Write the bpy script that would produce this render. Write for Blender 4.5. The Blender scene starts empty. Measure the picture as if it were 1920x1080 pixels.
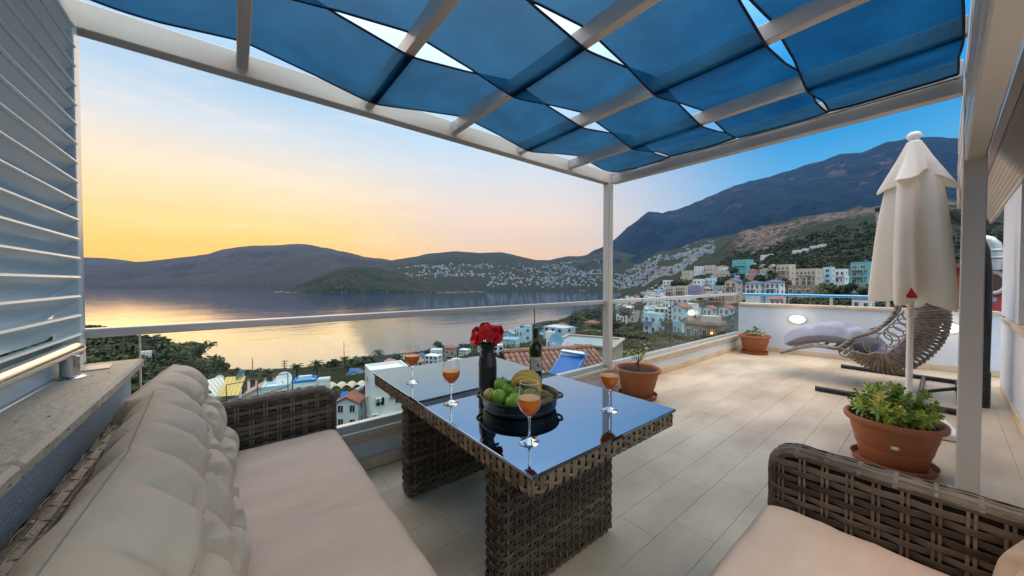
import bpy, math, random
import numpy as np
from mathutils import Vector, Matrix, Euler
R = math.radians
random.seed(11)
rng = np.random.default_rng(11)
sc = bpy.context.scene
COL = sc.collection

# ------------------------------------------------------------------ camera
CAM_H = 1.28                              # eye height over the terrace floor (z = 0)
cam_d = bpy.data.cameras.new('camera')
cam_d.sensor_width = 36.0
cam_d.lens = 651.0 / 1920.0 * 36.0        # very wide lens
cam_d.clip_start = 0.02
cam_d.clip_end = 40000
cam = bpy.data.objects.new('camera', cam_d)
COL.objects.link(cam)
cam.location = (0, 0, CAM_H)
VIEW = -38.7                              # heading, degrees from +Y
cam.rotation_euler = (R(90 - 1.05), 0, R(VIEW))
sc.camera = cam

# ------------------------------------------------------------------ sky
def srgb(r, g, b, k=1.0):
    f = lambda c: (c/255/12.92 if c/255 <= .04045 else ((c/255+.055)/1.055)**2.4)*k
    return (f(r), f(g), f(b), 1)
SUN_AZ = 47.0                             # degrees left of the view heading
sun_head = R(VIEW + SUN_AZ)               # angle from +Y, positive towards -X
SUN = Vector((-math.sin(sun_head), math.cos(sun_head), 0))
w = bpy.data.worlds.new('World'); sc.world = w; w.use_nodes = True
nt = w.node_tree; N = nt.nodes; Lk = nt.links
for n in list(N): N.remove(n)
def nd(t, **k):
    n = N.new(t)
    for a, b in k.items(): setattr(n, a, b)
    return n
def mth(op, a, b=None, c=None, clamp=False):
    n = N.new('ShaderNodeMath'); n.operation = op; n.use_clamp = clamp
    for i, v in enumerate((a, b, c)):
        if v is None: continue
        if isinstance(v, (int, float)): n.inputs[i].default_value = v
        else: Lk.new(v, n.inputs[i])
    return n.outputs[0]
def ramp(fac, stops):
    n = N.new('ShaderNodeValToRGB'); e = n.color_ramp.elements
    while len(e) < len(stops): e.new(.5)
    for q, (p, c) in zip(e, stops): q.position = p; q.color = c
    n.color_ramp.interpolation = 'B_SPLINE'
    n.color_ramp.interpolation = 'LINEAR'
    Lk.new(fac, n.inputs[0]); return n.outputs[0]
def mix(f, a, b, mode='MIX'):
    n = N.new('ShaderNodeMix'); n.data_type = 'RGBA'; n.blend_type = mode
    for i, v in ((0, f), (6, a), (7, b)):
        if isinstance(v, (int, float)): n.inputs[i].default_value = v
        elif isinstance(v, tuple): n.inputs[i].default_value = v
        else: Lk.new(v, n.inputs[i])
    return n.outputs[2]
tc = nd('ShaderNodeTexCoord')
sx = nd('ShaderNodeSeparateXYZ'); Lk.new(tc.outputs['Generated'], sx.inputs[0])
el = mth('DIVIDE', mth('ARCSINE', sx.outputs[2]), R(90), clamp=True)      # 0 horizon, 1 zenith
hl = mth('SQRT', mth('ADD', mth('MULTIPLY', sx.outputs[0], sx.outputs[0]), mth('ADD', mth('MULTIPLY', sx.outputs[1], sx.outputs[1]), 1e-6)))
cs = mth('DIVIDE', mth('ADD', mth('MULTIPLY', sx.outputs[0], SUN.x), mth('MULTIPLY', sx.outputs[1], SUN.y)), hl)
def E(d): return d/90
SK = 1.0
sunny = ramp(el, [(0, srgb(255,168,8,1.35)), (E(4), srgb(255,188,30,1.22)), (E(7.5), srgb(255,214,96,1.04)), (E(13), srgb(250,222,174)), (E(19), srgb(208,212,212)), (E(25), srgb(156,190,214)), (E(35), srgb(188,211,240)), (1, srgb(205,224,250))])
midd = ramp(el, [(0, srgb(255,188,108,1.04)), (E(5), srgb(252,206,148,.98)), (E(10), srgb(242,212,180)), (E(16), srgb(212,210,208)), (E(22), srgb(180,206,224)), (E(32), srgb(188,214,242)), (1, srgb(205,224,250))])
away = ramp(el, [(0, srgb(176,200,214)), (E(6), srgb(140,186,214)), (E(12), srgb(88,166,208)), (E(18), srgb(36,140,198)), (E(26), srgb(14,140,210)), (E(40), srgb(110,180,235)), (1, srgb(205,224,250))])
far = ramp(el, [(0, srgb(196,190,200)), (E(10), srgb(150,180,214)), (E(25), srgb(110,170,222)), (E(45), srgb(150,196,238)), (1, srgb(205,224,250))])
def step(v, a, b):
    n = N.new('ShaderNodeMapRange'); n.interpolation_type = 'SMOOTHSTEP'
    Lk.new(v, n.inputs[0]); n.inputs[1].default_value = a; n.inputs[2].default_value = b; return n.outputs[0]
grad = mix(step(cs, .76, 1.0), midd, sunny)
grad = mix(step(cs, .03, .66), away, grad)
grad = mix(step(cs, -.9, -.05), far, grad)
# added fill light: sky boosted and warmed overhead and behind the viewer
grad = mix(1.0, grad, ramp(el, [(0, (1, 1, 1, 1)), (E(27), (1, 1, 1, 1)), (E(50), (2.8, 2.3, 1.9, 1)), (1, (3.8, 3.0, 2.4, 1))]), 'MULTIPLY')
grad = mix(step(cs, -.1, -.8), grad, mix(1.0, grad, (2.7, 1.95, 1.4, 1), 'MULTIPLY'))
# thin high cloud streaks over the sunset
mp = nd('ShaderNodeMapping'); Lk.new(tc.outputs['Generated'], mp.inputs[0])
mp.inputs['Rotation'].default_value = (0.10, -.12, 0.3); mp.inputs['Scale'].default_value = (2.2, 2.2, 15)
nz = nd('ShaderNodeTexNoise'); Lk.new(mp.outputs[0], nz.inputs[0])
nz.inputs['Scale'].default_value = 2.3; nz.inputs['Detail'].default_value = 7; nz.inputs['Roughness'].default_value = .62; nz.inputs['Distortion'].default_value = .5
cl = mth('MULTIPLY', step(nz.outputs[0], .5, .78), mth('MULTIPLY', step(cs, .35, .95), mth('MULTIPLY', step(el, .02, .06), mth('SUBTRACT', 1.0, step(el, .2, .42)))))
grad = mix(mth('MULTIPLY', cl, .32), grad, srgb(255,232,208))
cl2 = mth('MULTIPLY', step(nz.outputs[0], .48, .3), mth('MULTIPLY', step(cs, .5, .95), mth('MULTIPLY', step(el, .015, .05), mth('SUBTRACT', 1.0, step(el, .12, .3)))))
grad = mix(mth('MULTIPLY', cl2, .12), grad, srgb(236,170,90))
sky = nd('ShaderNodeTexSky', sky_type='NISHITA'); sky.sun_disc = False
sky.sun_elevation = R(1.5); sky.sun_rotation = R(-(VIEW + SUN_AZ)); sky.air_density = 1.3; sky.dust_density = 2.0; sky.ozone_density = 2.0
nish = mix(1.0, sky.outputs[0], (.10, .10, .10, 1), 'MULTIPLY')
fin = mix(0.06, grad, nish)
bg = nd('ShaderNodeBackground'); Lk.new(fin, bg.inputs[0]); bg.inputs[1].default_value = 1.08
wo = nd('ShaderNodeOutputWorld'); Lk.new(bg.outputs[0], wo.inputs[0])

# the sun has just gone behind the ridge: only a soft warm remainder of its light reaches the terrace
sun_l = bpy.data.lights.new('sun', 'SUN'); sun_l.energy = 0.9; sun_l.angle = R(50); sun_l.color = (1.0, .62, .30)
sun_o = bpy.data.objects.new('sun', sun_l); COL.objects.link(sun_o)
sd = Vector((SUN.x, SUN.y, math.tan(R(20)))).normalized()
sun_o.rotation_euler = sd.to_track_quat('Z', 'Y').to_euler(); sun_o.location = sd * 60

sc.view_settings.view_transform = 'Standard'; sc.view_settings.look = 'None'
sc.view_settings.exposure = 0.36; sc.view_settings.gamma = 1.0; sc.view_settings.use_curve_mapping = False
cy = sc.cycles
cy.max_bounces = 10; cy.transparent_max_bounces = 24; cy.transmission_bounces = 10; cy.glossy_bounces = 5; cy.diffuse_bounces = 4; cy.volume_bounces = 0
cy.caustics_reflective = False; cy.caustics_refractive = False; cy.sample_clamp_indirect = 4.0
cy.use_denoising = True

# ------------------------------------------------------------------ materials
def mat(name, c1, c2=None, rough=.6, scale=5.0, bump=0.0, bscale=None, metal=0.0, spec=.5, detail=5, coord='Object', stretch=None, obrand=0.0, lo=.35, hi=.65, coat=0.0, emit=None, trans=0.0, ior=None, rough2=None, c3=None):
    m = bpy.data.materials.new(name); m.use_nodes = True
    t = m.node_tree; b = t.nodes['Principled BSDF']; L = t.links
    b.inputs['Roughness'].default_value = rough; b.inputs['Metallic'].default_value = metal
    b.inputs['Specular IOR Level'].default_value = spec; b.inputs['Coat Weight'].default_value = coat
    if ior: b.inputs['IOR'].default_value = ior
    if trans: b.inputs['Transmission Weight'].default_value = trans
    b.inputs['Base Color'].default_value = (*c1, 1)
    co = t.nodes.new('ShaderNodeTexCoord'); out = co.outputs[coord]
    if stretch:
        mp = t.nodes.new('ShaderNodeMapping'); mp.inputs['Scale'].default_value = stretch
        L.new(out, mp.inputs[0]); out = mp.outputs[0]
    colr = None
    if c2:
        n = t.nodes.new('ShaderNodeTexNoise'); n.inputs['Scale'].default_value = scale; n.inputs['Detail'].default_value = detail
        L.new(out, n.inputs[0])
        r = t.nodes.new('ShaderNodeValToRGB'); e = r.color_ramp.elements
        e[0].position = lo; e[0].color = (*c1, 1); e[1].position = hi; e[1].color = (*c2, 1)
        if c3:
            q = e.new((lo+hi)/2); q.color = (*c3, 1)
        L.new(n.outputs[0], r.inputs[0]); colr = r.outputs[0]
        if rough2 is not None:
            mr = t.nodes.new('ShaderNodeMapRange'); mr.inputs[3].default_value = rough; mr.inputs[4].default_value = rough2
            L.new(n.outputs[0], mr.inputs[0]); L.new(mr.outputs[0], b.inputs['Roughness'])
    if obrand:
        oi = t.nodes.new('ShaderNodeObjectInfo'); hs = t.nodes.new('ShaderNodeHueSaturation')
        mr = t.nodes.new('ShaderNodeMapRange'); mr.inputs[3].default_value = 1-obrand; mr.inputs[4].default_value = 1+obrand
        L.new(oi.outputs['Random'], mr.inputs[0]); L.new(mr.outputs[0], hs.inputs['Value'])
        if colr: L.new(colr, hs.inputs['Color'])
        else: hs.inputs['Color'].default_value = (*c1, 1)
        colr = hs.outputs[0]
    if colr: L.new(colr, b.inputs['Base Color'])
    if bump:
        n2 = t.nodes.new('ShaderNodeTexNoise'); n2.inputs['Scale'].default_value = bscale or scale*4; n2.inputs['Detail'].default_value = 6
        L.new(out, n2.inputs[0])
        bp = t.nodes.new('ShaderNodeBump'); bp.inputs['Strength'].default_value = min(bump, 1); bp.inputs['Distance'].default_value = .02
        L.new(n2.outputs[0], bp.inputs['Height']); L.new(bp.outputs[0], b.inputs['Normal'])
    if emit:
        b.inputs['Emission Color'].default_value = (*emit[:3], 1); b.inputs['Emission Strength'].default_value = emit[3]
    return m
def glass_mat(name, tint, ior=1.45, rough=0.0, boost=1.0):
    """thin pane: see-through by tint, mirror by Fresnel"""
    m = bpy.data.materials.new(name); m.use_nodes = True
    t = m.node_tree; L = t.links
    for n in list(t.nodes): t.nodes.remove(n)
    lw = t.nodes.new('ShaderNodeLayerWeight'); lw.inputs[0].default_value = .5
    pw = t.nodes.new('ShaderNodeMath'); pw.operation = 'POWER'; pw.inputs[1].default_value = 5; L.new(lw.outputs['Facing'], pw.inputs[0])
    mm = t.nodes.new('ShaderNodeMath'); mm.operation = 'MULTIPLY_ADD'; mm.use_clamp = True
    f0 = ((ior-1)/(ior+1))**2; mm.inputs[1].default_value = (1-f0)*boost; mm.inputs[2].default_value = f0*boost
    L.new(pw.outputs[0], mm.inputs[0])
    tr = t.nodes.new('ShaderNodeBsdfTransparent'); tr.inputs[0].default_value = (*tint, 1)
    gl = t.nodes.new('ShaderNodeBsdfGlossy'); gl.inputs['Roughness'].default_value = rough
    mx = t.nodes.new('ShaderNodeMixShader'); o = t.nodes.new('ShaderNodeOutputMaterial')
    L.new(mm.outputs[0], mx.inputs[0]); L.new(tr.outputs[0], mx.inputs[1]); L.new(gl.outputs[0], mx.inputs[2]); L.new(mx.outputs[0], o.inputs[0])
    return m

# ------------------------------------------------------------------ mesh builder
class MB:
    def __init__(s): s.v = []; s.f = []; s.m = []; s.n = 0
    def add(s, verts, faces, mi=0):
        b = s.n; s.v.extend([tuple(map(float, p)) for p in verts]); s.n += len(verts)
        s.f.extend([tuple(b+i for i in q) for q in faces]); s.m.extend([mi]*len(faces)); return s
    def box(s, c, d, rz=0.0, bev=0.0, mi=0, M=None):
        hx, hy, hz = d[0]/2, d[1]/2, d[2]/2
        if bev <= 0:
            vs = [(x*hx, y*hy, z*hz) for x in (-1, 1) for y in (-1, 1) for z in (-1, 1)]
            fs = [(0,1,3,2), (4,6,7,5), (0,4,5,1), (2,3,7,6), (0,2,6,4), (1,5,7,3)]
        else:
            b = min(bev, hx*.49, hy*.49, hz*.49); vs = []; idx = {}
            for x in (-1, 1):
                for y in (-1, 1):
                    for z in (-1, 1):
                        for k in range(3):
                            idx[x,y,z,k] = len(vs)
                            vs.append((x*(hx-(b if k != 0 else 0)), y*(hy-(b if k != 1 else 0)), z*(hz-(b if k != 2 else 0))))
            fs = []
            g = lambda x, y, z, k: idx[x,y,z,k]
            for q in (-1, 1):
                F = [g(q,-1,-1,0), g(q,1,-1,0), g(q,1,1,0), g(q,-1,1,0)]; fs.append(F if q > 0 else F[::-1])
                F = [g(-1,q,-1,1), g(1,q,-1,1), g(1,q,1,1), g(-1,q,1,1)]; fs.append(F[::-1] if q > 0 else F)
                F = [g(-1,-1,q,2), g(1,-1,q,2), g(1,1,q,2), g(-1,1,q,2)]; fs.append(F if q > 0 else F[::-1])
            for a in (-1, 1):
                for c2 in (-1, 1):
                    F = [g(a,c2,-1,0), g(a,c2,-1,1), g(a,c2,1,1), g(a,c2,1,0)]; fs.append(F if a*c2 < 0 else F[::-1])
                    F = [g(a,-1,c2,0), g(a,-1,c2,2), g(a,1,c2,2), g(a,1,c2,0)]; fs.append(F[::-1] if a*c2 < 0 else F)
                    F = [g(-1,a,c2,1), g(-1,a,c2,2), g(1,a,c2,2), g(1,a,c2,1)]; fs.append(F if a*c2 < 0 else F[::-1])
            for x in (-1, 1):
                for y in (-1, 1):
                    for z in (-1, 1):
                        F = [g(x,y,z,0), g(x,y,z,1), g(x,y,z,2)]; fs.append(F if x*y*z > 0 else F[::-1])
        if M is not None: vs = [tuple(M @ Vector(p)) for p in vs]
        c_, s_ = math.cos(rz), math.sin(rz)
        vs = [(c[0]+p[0]*c_-p[1]*s_, c[1]+p[0]*s_+p[1]*c_, c[2]+p[2]) for p in vs]
        return s.add(vs, fs, mi)
    def tube(s, pts, r, n=8, closed=False, mi=0, cap=True, flat=None):
        P = [Vector(p) for p in pts]; k = len(P)
        rr = list(r) if hasattr(r, '__len__') else [r]*k
        T = []
        for i in range(k):
            a = P[(i-1) % k] if (closed or i > 0) else P[i]
            b = P[(i+1) % k] if (closed or i < k-1) else P[i]
            d = (b-a); T.append(d.normalized() if d.length > 1e-9 else Vector((0, 0, 1)))
        u = T[0].orthogonal().normalized()
        if flat is not None:
            u = (Vector(flat) - T[0]*Vector(flat).dot(T[0])).normalized()
        vs = []
        for i in range(k):
            if i: 
                q = T[i-1].rotation_difference(T[i]); u = q @ u
                u = (u - T[i]*u.dot(T[i])).normalized()
            v_ = T[i].cross(u)
            for j in range(n):
                a = 2*math.pi*j/n; vs.append(P[i] + (u*math.cos(a) + v_*math.sin(a))*rr[i])
        fs = []
        for i in range(k if closed else k-1):
            i2 = (i+1) % k
            for j in range(n): fs.append((i*n+j, i*n+(j+1) % n, i2*n+(j+1) % n, i2*n+j))
        if cap and not closed: fs.append(tuple(range(n))[::-1]); fs.append(tuple((k-1)*n+j for j in range(n)))
        return s.add(vs, fs, mi)
    def lathe(s, prof, n=24, c=(0,0,0), mi=0, fn=None, capb=True, capt=True, sx=1, sy=1):
        vs = []; k = len(prof)
        for i, (r, z) in enumerate(prof):
            for j in range(n):
                a = 2*math.pi*j/n; q = r*(fn(a, i/(k-1)) if fn else 1)
                vs.append((c[0]+q*math.cos(a)*sx, c[1]+q*math.sin(a)*sy, c[2]+z))
        fs = [(i*n+j, i*n+(j+1) % n, (i+1)*n+(j+1) % n, (i+1)*n+j) for i in range(k-1) for j in range(n)]
        if capb and prof[0][0] > 1e-5: fs.append(tuple(range(n))[::-1])
        if capt and prof[-1][0] > 1e-5: fs.append(tuple((k-1)*n+j for j in range(n)))
        return s.add(vs, fs, mi)
    def grid(s, P, cu=False, cv=False, mi=0, flip=False):
        a, b = len(P), len(P[0]); vs = [p for row in P for p in row]; fs = []
        for i in range(a if cu else a-1):
            for j in range(b if cv else b-1):
                q = (i*b+j, ((i+1) % a)*b+j, ((i+1) % a)*b+(j+1) % b, i*b+(j+1) % b); fs.append(q[::-1] if flip else q)
        return s.add(vs, fs, mi)
    def mesh(s, name, mats, smooth=True, angle=35, org=None):
        me = bpy.data.meshes.new(name)
        me.from_pydata([(p[0]-org[0], p[1]-org[1], p[2]-org[2]) for p in s.v] if org else s.v, [], s.f)
        for m in (mats if isinstance(mats, (list, tuple)) else [mats]): me.materials.append(m)
        if any(s.m): me.polygons.foreach_set('material_index', s.m)
        if smooth:
            me.polygons.foreach_set('use_smooth', [True]*len(s.f))
            me.set_sharp_from_angle(angle=R(angle))
        me.update(); return me
    def build(s, name, mats, parent=None, loc=(0,0,0), rz=0.0, smooth=True, angle=35, org=None):
        return put(name, s.mesh(name, mats, smooth, angle, org), parent, loc, rz)
def put(name, me, parent=None, loc=(0,0,0), rz=0.0, rot=None, scale=None):
    o = bpy.data.objects.new(name, me); COL.objects.link(o); o.location = loc
    o.rotation_euler = rot if rot else (0, 0, rz)
    if scale: o.scale = scale if hasattr(scale, '__len__') else (scale,)*3
    if parent: o.parent = parent
    return o
def tag(o, label=None, cat=None, group=None, kind=None):
    for k, v in (('label', label), ('category', cat), ('group', group), ('kind', kind)):
        if v: o[k] = v
    return o
def thing(name, label, cat, loc=(0,0,0), rz=0.0, group=None):
    return tag(put(name, None, None, loc, rz), label, cat, group)
def np_mesh(name, V, F, mats, smooth=True, attr=None):
    """V (n,3) array, F (m,k) array of equal-sized faces"""
    me = bpy.data.meshes.new(name); k = F.shape[1]
    me.vertices.add(len(V)); me.vertices.foreach_set('co', np.asarray(V, dtype=np.float32).ravel())
    me.loops.add(F.size); me.loops.foreach_set('vertex_index', F.astype(np.int32).ravel())
    me.polygons.add(len(F)); me.polygons.foreach_set('loop_start', np.arange(0, F.size, k, dtype=np.int32))
    me.polygons.foreach_set('use_smooth', np.full(len(F), smooth))
    for m in (mats if isinstance(mats, (list, tuple)) else [mats]): me.materials.append(m)
    me.update(calc_edges=True)
    if attr:
        for an, av in attr.items():
            a = me.attributes.new(an, 'FLOAT', 'POINT'); a.data.foreach_set('value', np.asarray(av, dtype=np.float32))
    return me

# value noise for land forms
_perm = rng.random((256, 256))
def vnoise(x, y):
    xi = np.floor(x).astype(int); yi = np.floor(y).astype(int); fx = x-xi; fy = y-yi
    fx = fx*fx*(3-2*fx); fy = fy*fy*(3-2*fy); g = lambda a, b: _perm[a % 256, b % 256]
    return (g(xi,yi)*(1-fx)+g(xi+1,yi)*fx)*(1-fy)+(g(xi,yi+1)*(1-fx)+g(xi+1,yi+1)*fx)*fy
def fbm(x, y, o=5):
    s = 0; a = .5
    for i in range(o): s = s+a*(vnoise(x*2**i+17*i, y*2**i+31*i)-.5); a *= .5
    return s

# ------------------------------------------------------------------ land, sea and air
SEA = -48.7
HAZE = 0.000036
# ground heights by bearing (degrees right of the view heading): (range m, height m)
TERRAIN=[(-65.97,[(19.6,-6),(147.3,-12),(368.3,-20),(736.7,-28),(1227.8,-36),(1522.4,-48),(1718.9,-53)]),(-52.88,[(13.3,-6),(41.4,-8),(99.4,-10.4),(198.8,-17.5),(331.4,-25.8),(447.4,-31.5),(530.2,-38),(596.5,-48),(662.7,-53)]),(-50.15,[(12.5,-6),(39.0,-8),(93.6,-10.9),(187.3,-18.6),(312.1,-27.6),(398.0,-32.4),(468.2,-42),(515.0,-49),(561.8,-53)]),(-47.48,[(11.8,-6),(88.8,-12.3),(177.6,-21.6),(281.1,-31.4),(332.9,-35.4),(384.7,-44),(421.7,-49),(473.5,-53)]),(-44.06,[(11.1,-6),(55.7,-9.5),(111.3,-18.6),(194.8,-31.0),(250.5,-38.5),(285.3,-44),(313.1,-49),(347.9,-53)]),(-40.19,[(10.5,-6),(39.3,-14),(74.6,-22),(104.7,-26),(157.1,-30.8),(209.5,-40.5),(242.2,-46),(259.2,-49),(281.5,-53)]),(-36.4,[(9.9,-6),(37.3,-14),(70.8,-22),(99.4,-26),(149.1,-33),(186.4,-40.2),(223.6,-46),(246.0,-49),(273.3,-53)]),(-31.57,[(9.4,-6),(35.2,-14),(66.9,-22),(93.9,-26.5),(140.8,-33),(176.1,-40),(218.3,-46.5),(238.3,-49),(269.9,-53)]),(-21.77,[(8.6,-6),(26.9,-13),(61.4,-22),(86.1,-25.5),(129.2,-30),(172.3,-36),(215.4,-44.2),(239.1,-47.2),(253.0,-49),(285.4,-53)]),(-11.29,[(8.2,-6),(25.5,-11),(58.1,-18),(102.0,-25),(163.2,-34.1),(224.3,-45.4),(249.8,-47.5),(262.1,-49),(295.7,-53)]),(-1.76,[(8.0,-5.5),(15.0,-6),(50.0,-10),(110.1,-19.7),(200.1,-34.7),(290.1,-45.9),(325.2,-48),(345.2,-49.2),(390.2,-53)]),(7.01,[(8.1,-5.5),(15.1,-6),(50.4,-8),(110.8,-15.1),(201.5,-26.4),(302.3,-37.4),(398.0,-45.4),(433.2,-48),(458.4,-49.2),(523.9,-53)]),(12.98,[(8.2,-5.5),(15.4,-6),(51.3,-7),(112.9,-13.3),(205.2,-21.5),(307.9,-29.1),(431.0,-36.8),(554.1,-43.5),(626.0,-48),(656.8,-49.5),(738.9,-53)]),(15.86,[(8.3,-5.5),(15.6,-6),(52.0,-7),(114.4,-14.3),(207.9,-20.8),(363.9,-26.7),(519.8,-32.5),(727.7,-36.4),(831.7,-46),(914.8,-49.5),(987.6,-53),(1559.4,-54),(2495.0,-54)]),(19.07,[(8.5,-5.5),(15.9,-6),(52.9,-8),(105.8,-13.8),(148.1,-15.1),(211.6,-17.2),(370.3,-19.2),(529.0,-23.3),(740.6,-28.8),(1058.0,-32.5),(1216.7,-35.8),(1322.6,-45),(1428.4,-46),(1587.1,-42),(1798.7,-20),(2116.1,40),(2539.3,140)]),(24.01,[(8.8,-5.5),(16.4,-6),(54.7,-7.3),(109.5,-10.7),(164.2,-11.6),(218.9,-10.4),(383.2,-11.6),(656.8,-4.2),(985.3,6.8),(1313.7,27.1),(1751.6,77.5),(2189.5,154.9),(2627.4,230)]),(29.61,[(9.2,-5.5),(34.5,-5),(69.0,-7.7),(138.0,-10.1),(230.0,-7.0),(299.1,-3.5),(402.6,2.9),(494.6,10.5),(575.1,16.6),(805.2,32.5),(1150.2,65.8),(1725.3,139.5),(2300.5,240.9),(2760.6,310)]),(34.05,[(9.7,-5.5),(36.2,-3.2),(72.4,-5.4),(144.8,-6.8),(241.4,-5.5),(362.1,2.7),(506.9,16.1),(675.9,34.0),(905.2,70.4),(1146.6,126.8),(1388.0,177.9),(1569.1,165),(1931.2,190),(2414.0,290)]),(39.68,[(10.4,-4.5),(39.0,-2.3),(78.0,-3.5),(155.9,-3.7),(233.9,-1.2),(311.8,7.9),(415.8,20.0),(545.7,37.4),(675.6,57.2),(909.5,93.8),(1169.3,147.8),(1429.2,204.0),(1689.0,195),(2598.5,330)]),(44.51,[(11.2,-4.5),(42.1,-2.0),(84.1,-2.8),(168.3,-2.8),(252.4,0.7),(350.6,12.0),(462.8,28.1),(603.0,52.8),(841.4,91.6),(1262.1,171.3),(1514.5,226.9),(1823.0,215),(2804.6,350)]),(49.42,[(12.3,-4.5),(46.1,-2.0),(92.2,-2.6),(184.5,-1.9),(276.7,2.1),(384.3,14.0),(507.3,33.2),(661.0,61.4),(922.3,108.2),(1383.5,196.2),(1660.1,256.8),(1998.3,250),(3074.3,380)]),(55.3,[(14.1,-4.5),(52.7,-1.9),(105.4,-2.4),(210.8,-1.9),(316.2,2.1),(439.1,14.0),(579.6,33.2),(755.3,61.4),(1053.8,108.2),(1580.8,196.2),(1896.9,256.8),(2283.3,250),(3512.8,380)]),(71.45,[(25.1,-4.5),(94.3,-2),(377.2,-1),(785.8,10),(1351.6,50),(1886.0,90),(3394.8,200),(4086.3,200),(6286.7,250)])]
def bd(b, d):
    """bearing (deg right of the view heading) and range to x, y"""
    a = R(VIEW) - np.radians(b)
    return -np.sin(a)*d, np.cos(a)*d
_bz = [t[0] for t in TERRAIN]
def ter_col(i, lD): return np.interp(lD, [math.log(q[0]) for q in TERRAIN[i][1]], [q[1] for q in TERRAIN[i][1]])
def ter(b, D):
    i = int(min(max(np.searchsorted(_bz, b)-1, 0), len(_bz)-2)); wt = min(max((b-_bz[i])/(_bz[i+1]-_bz[i]), 0), 1); wt = wt*wt*(3-2*wt)
    lD = np.log(np.asarray(D, dtype=float))
    return ter_col(i, lD)*(1-wt)+ter_col(i+1, lD)*wt
MOUNTAIN=[(7.01,197.9),(8.73,252.9),(10.44,293.2),(12.56,366.7),(14.64,452.0),(16.27,529.6),(18.28,670.8),(20.24,801.3),(21.39,867.1),(23.27,829.8),(25.1,862.6),(26.88,899.8),(28.94,956.7),(30.92,1016.2),(32.52,1070.0),(34.05,1098.0),(36.4,1112.1),(38.08,1143.1),(39.94,1178.2),(41.7,1199.9),(43.14,1229.2),(44.96,1207.3),(46.25,1233.4),(47.08,1257.8),(48.66,1261.9),(50.15,1233.5),(51.55,1184.1),(53.19,1124.4),(54.72,1059.9),(57.96,892.0),(64.09,612.1)]
LEFT_HILL=[(-60.7,111.0),(-52.88,136.5),(-49.42,162.6),(-47.28,202.0),(-45.39,225.9),(-43.6,267.5),(-42.43,284.4),(-41.2,313.9),(-39.68,370.1),(-38.62,406.8),(-36.97,428.7),(-35.25,444.6),(-33.45,460.9),(-31.7,483.4),(-30.27,483.8),(-28.94,462.3),(-26.18,416.9),(-23.27,353.5),(-19.46,310.2),(-17.08,276.3),(-13.81,218.8),(-8.73,64.9)]
FAR_HILL=[(-64.42,278.4),(-58.44,325.6),(-54.12,338.5),(-51.38,319.0),(-50.15,320.4),(-49.42,318.1),(-48.27,303.4),(-47.28,279.2),(-46.25,254.0),(-44.51,183.1)]
PENINSULA=[(-33.45,-48.5),(-32.52,-36.4),(-30.92,-3.7),(-28.94,32.9),(-26.88,60.2),(-25.1,77.3),(-23.27,83.9),(-21.39,76.7),(-19.46,60.7),(-17.08,38.7),(-14.64,10.2),(-12.14,-13.2),(-9.59,-34.0),(-5.27,-52.2)]
CENTRE_HILL=[(-22.53,136.6),(-20.24,182.7),(-18.67,204.2),(-15.46,237.8),(-13.81,264.9),(-11.29,282.8),(-9.59,294.6),(-7.87,290.8),(-5.27,282.0),(-3.52,287.8),(-1.76,288.2),(0.0,267.5),(2.2,236.1),(3.95,214.9),(6.14,209.0),(7.44,229.1),(9.16,248.7),(10.87,247.4),(12.98,265.8),(15.46,293.1),(18.67,278.2),(24.01,230.3)]

# ---- land materials
def land_mat(name, greens, soil, rock, s=.02, soil_hi=.62, rock_lo=.56, bump=.6, bdist=2.0):
    m = bpy.data.materials.new(name); m.use_nodes = True; t = m.node_tree; L = t.links; b = t.nodes['Principled BSDF']
    b.inputs['Roughness'].default_value = .95; b.inputs['Specular IOR Level'].default_value = .1
    co = t.nodes.new('ShaderNodeTexCoord')
    def noise(sc_, det=8, ro=.6):
        n = t.nodes.new('ShaderNodeTexNoise'); n.inputs['Scale'].default_value = sc_; n.inputs['Detail'].default_value = det; n.inputs['Roughness'].default_value = ro
        L.new(co.outputs['Object'], n.inputs[0]); return n.outputs[0]
    def rmp(f, a, ca, b_, cb):
        r = t.nodes.new('ShaderNodeValToRGB'); e = r.color_ramp.elements; e[0].position = a; e[0].color = (*ca, 1); e[1].position = b_; e[1].color = (*cb, 1); L.new(f, r.inputs[0]); return r.outputs[0]
    def mx(f, a, b_):
        n = t.nodes.new('ShaderNodeMix'); n.data_type = 'RGBA'; L.new(f, n.inputs[0])
        for i, v in ((6, a), (7, b_)):
            if isinstance(v, tuple): n.inputs[i].default_value = (*v, 1)
            else: L.new(v, n.inputs[i])
        return n.outputs[2]
    g = rmp(noise(s*6), .35, greens[0], .65, greens[1])
    bw = ((0, 0, 0), (1, 1, 1))
    g = mx(rmp(noise(s*2.2, 10, .7), soil_hi, bw[0], soil_hi+.1, bw[1]), g, soil)
    at = t.nodes.new('ShaderNodeAttribute'); at.attribute_name = 'rock'
    ml = t.nodes.new('ShaderNodeMath'); ml.operation = 'MULTIPLY_ADD'; ml.inputs[1].default_value = .31
    nz_ = noise(s*3, 12, .75); L.new(at.outputs['Fac'], ml.inputs[0]); L.new(nz_, ml.inputs[2])
    rk = rmp(noise(s*4.5, 10, .75), .36, tuple(c*.32 for c in rock), .62, rock)
    g = mx(rmp(ml.outputs[0], rock_lo+.14, bw[0], rock_lo+.22, bw[1]), g, rk)
    L.new(g, b.inputs['Base Color'])
    bp = t.nodes.new('ShaderNodeBump'); bp.inputs['Strength'].default_value = bump; bp.inputs['Distance'].default_value = bdist
    L.new(noise(s*8, 10, .7), bp.inputs['Height']); L.new(bp.outputs[0], b.inputs['Normal'])
    return m
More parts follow.
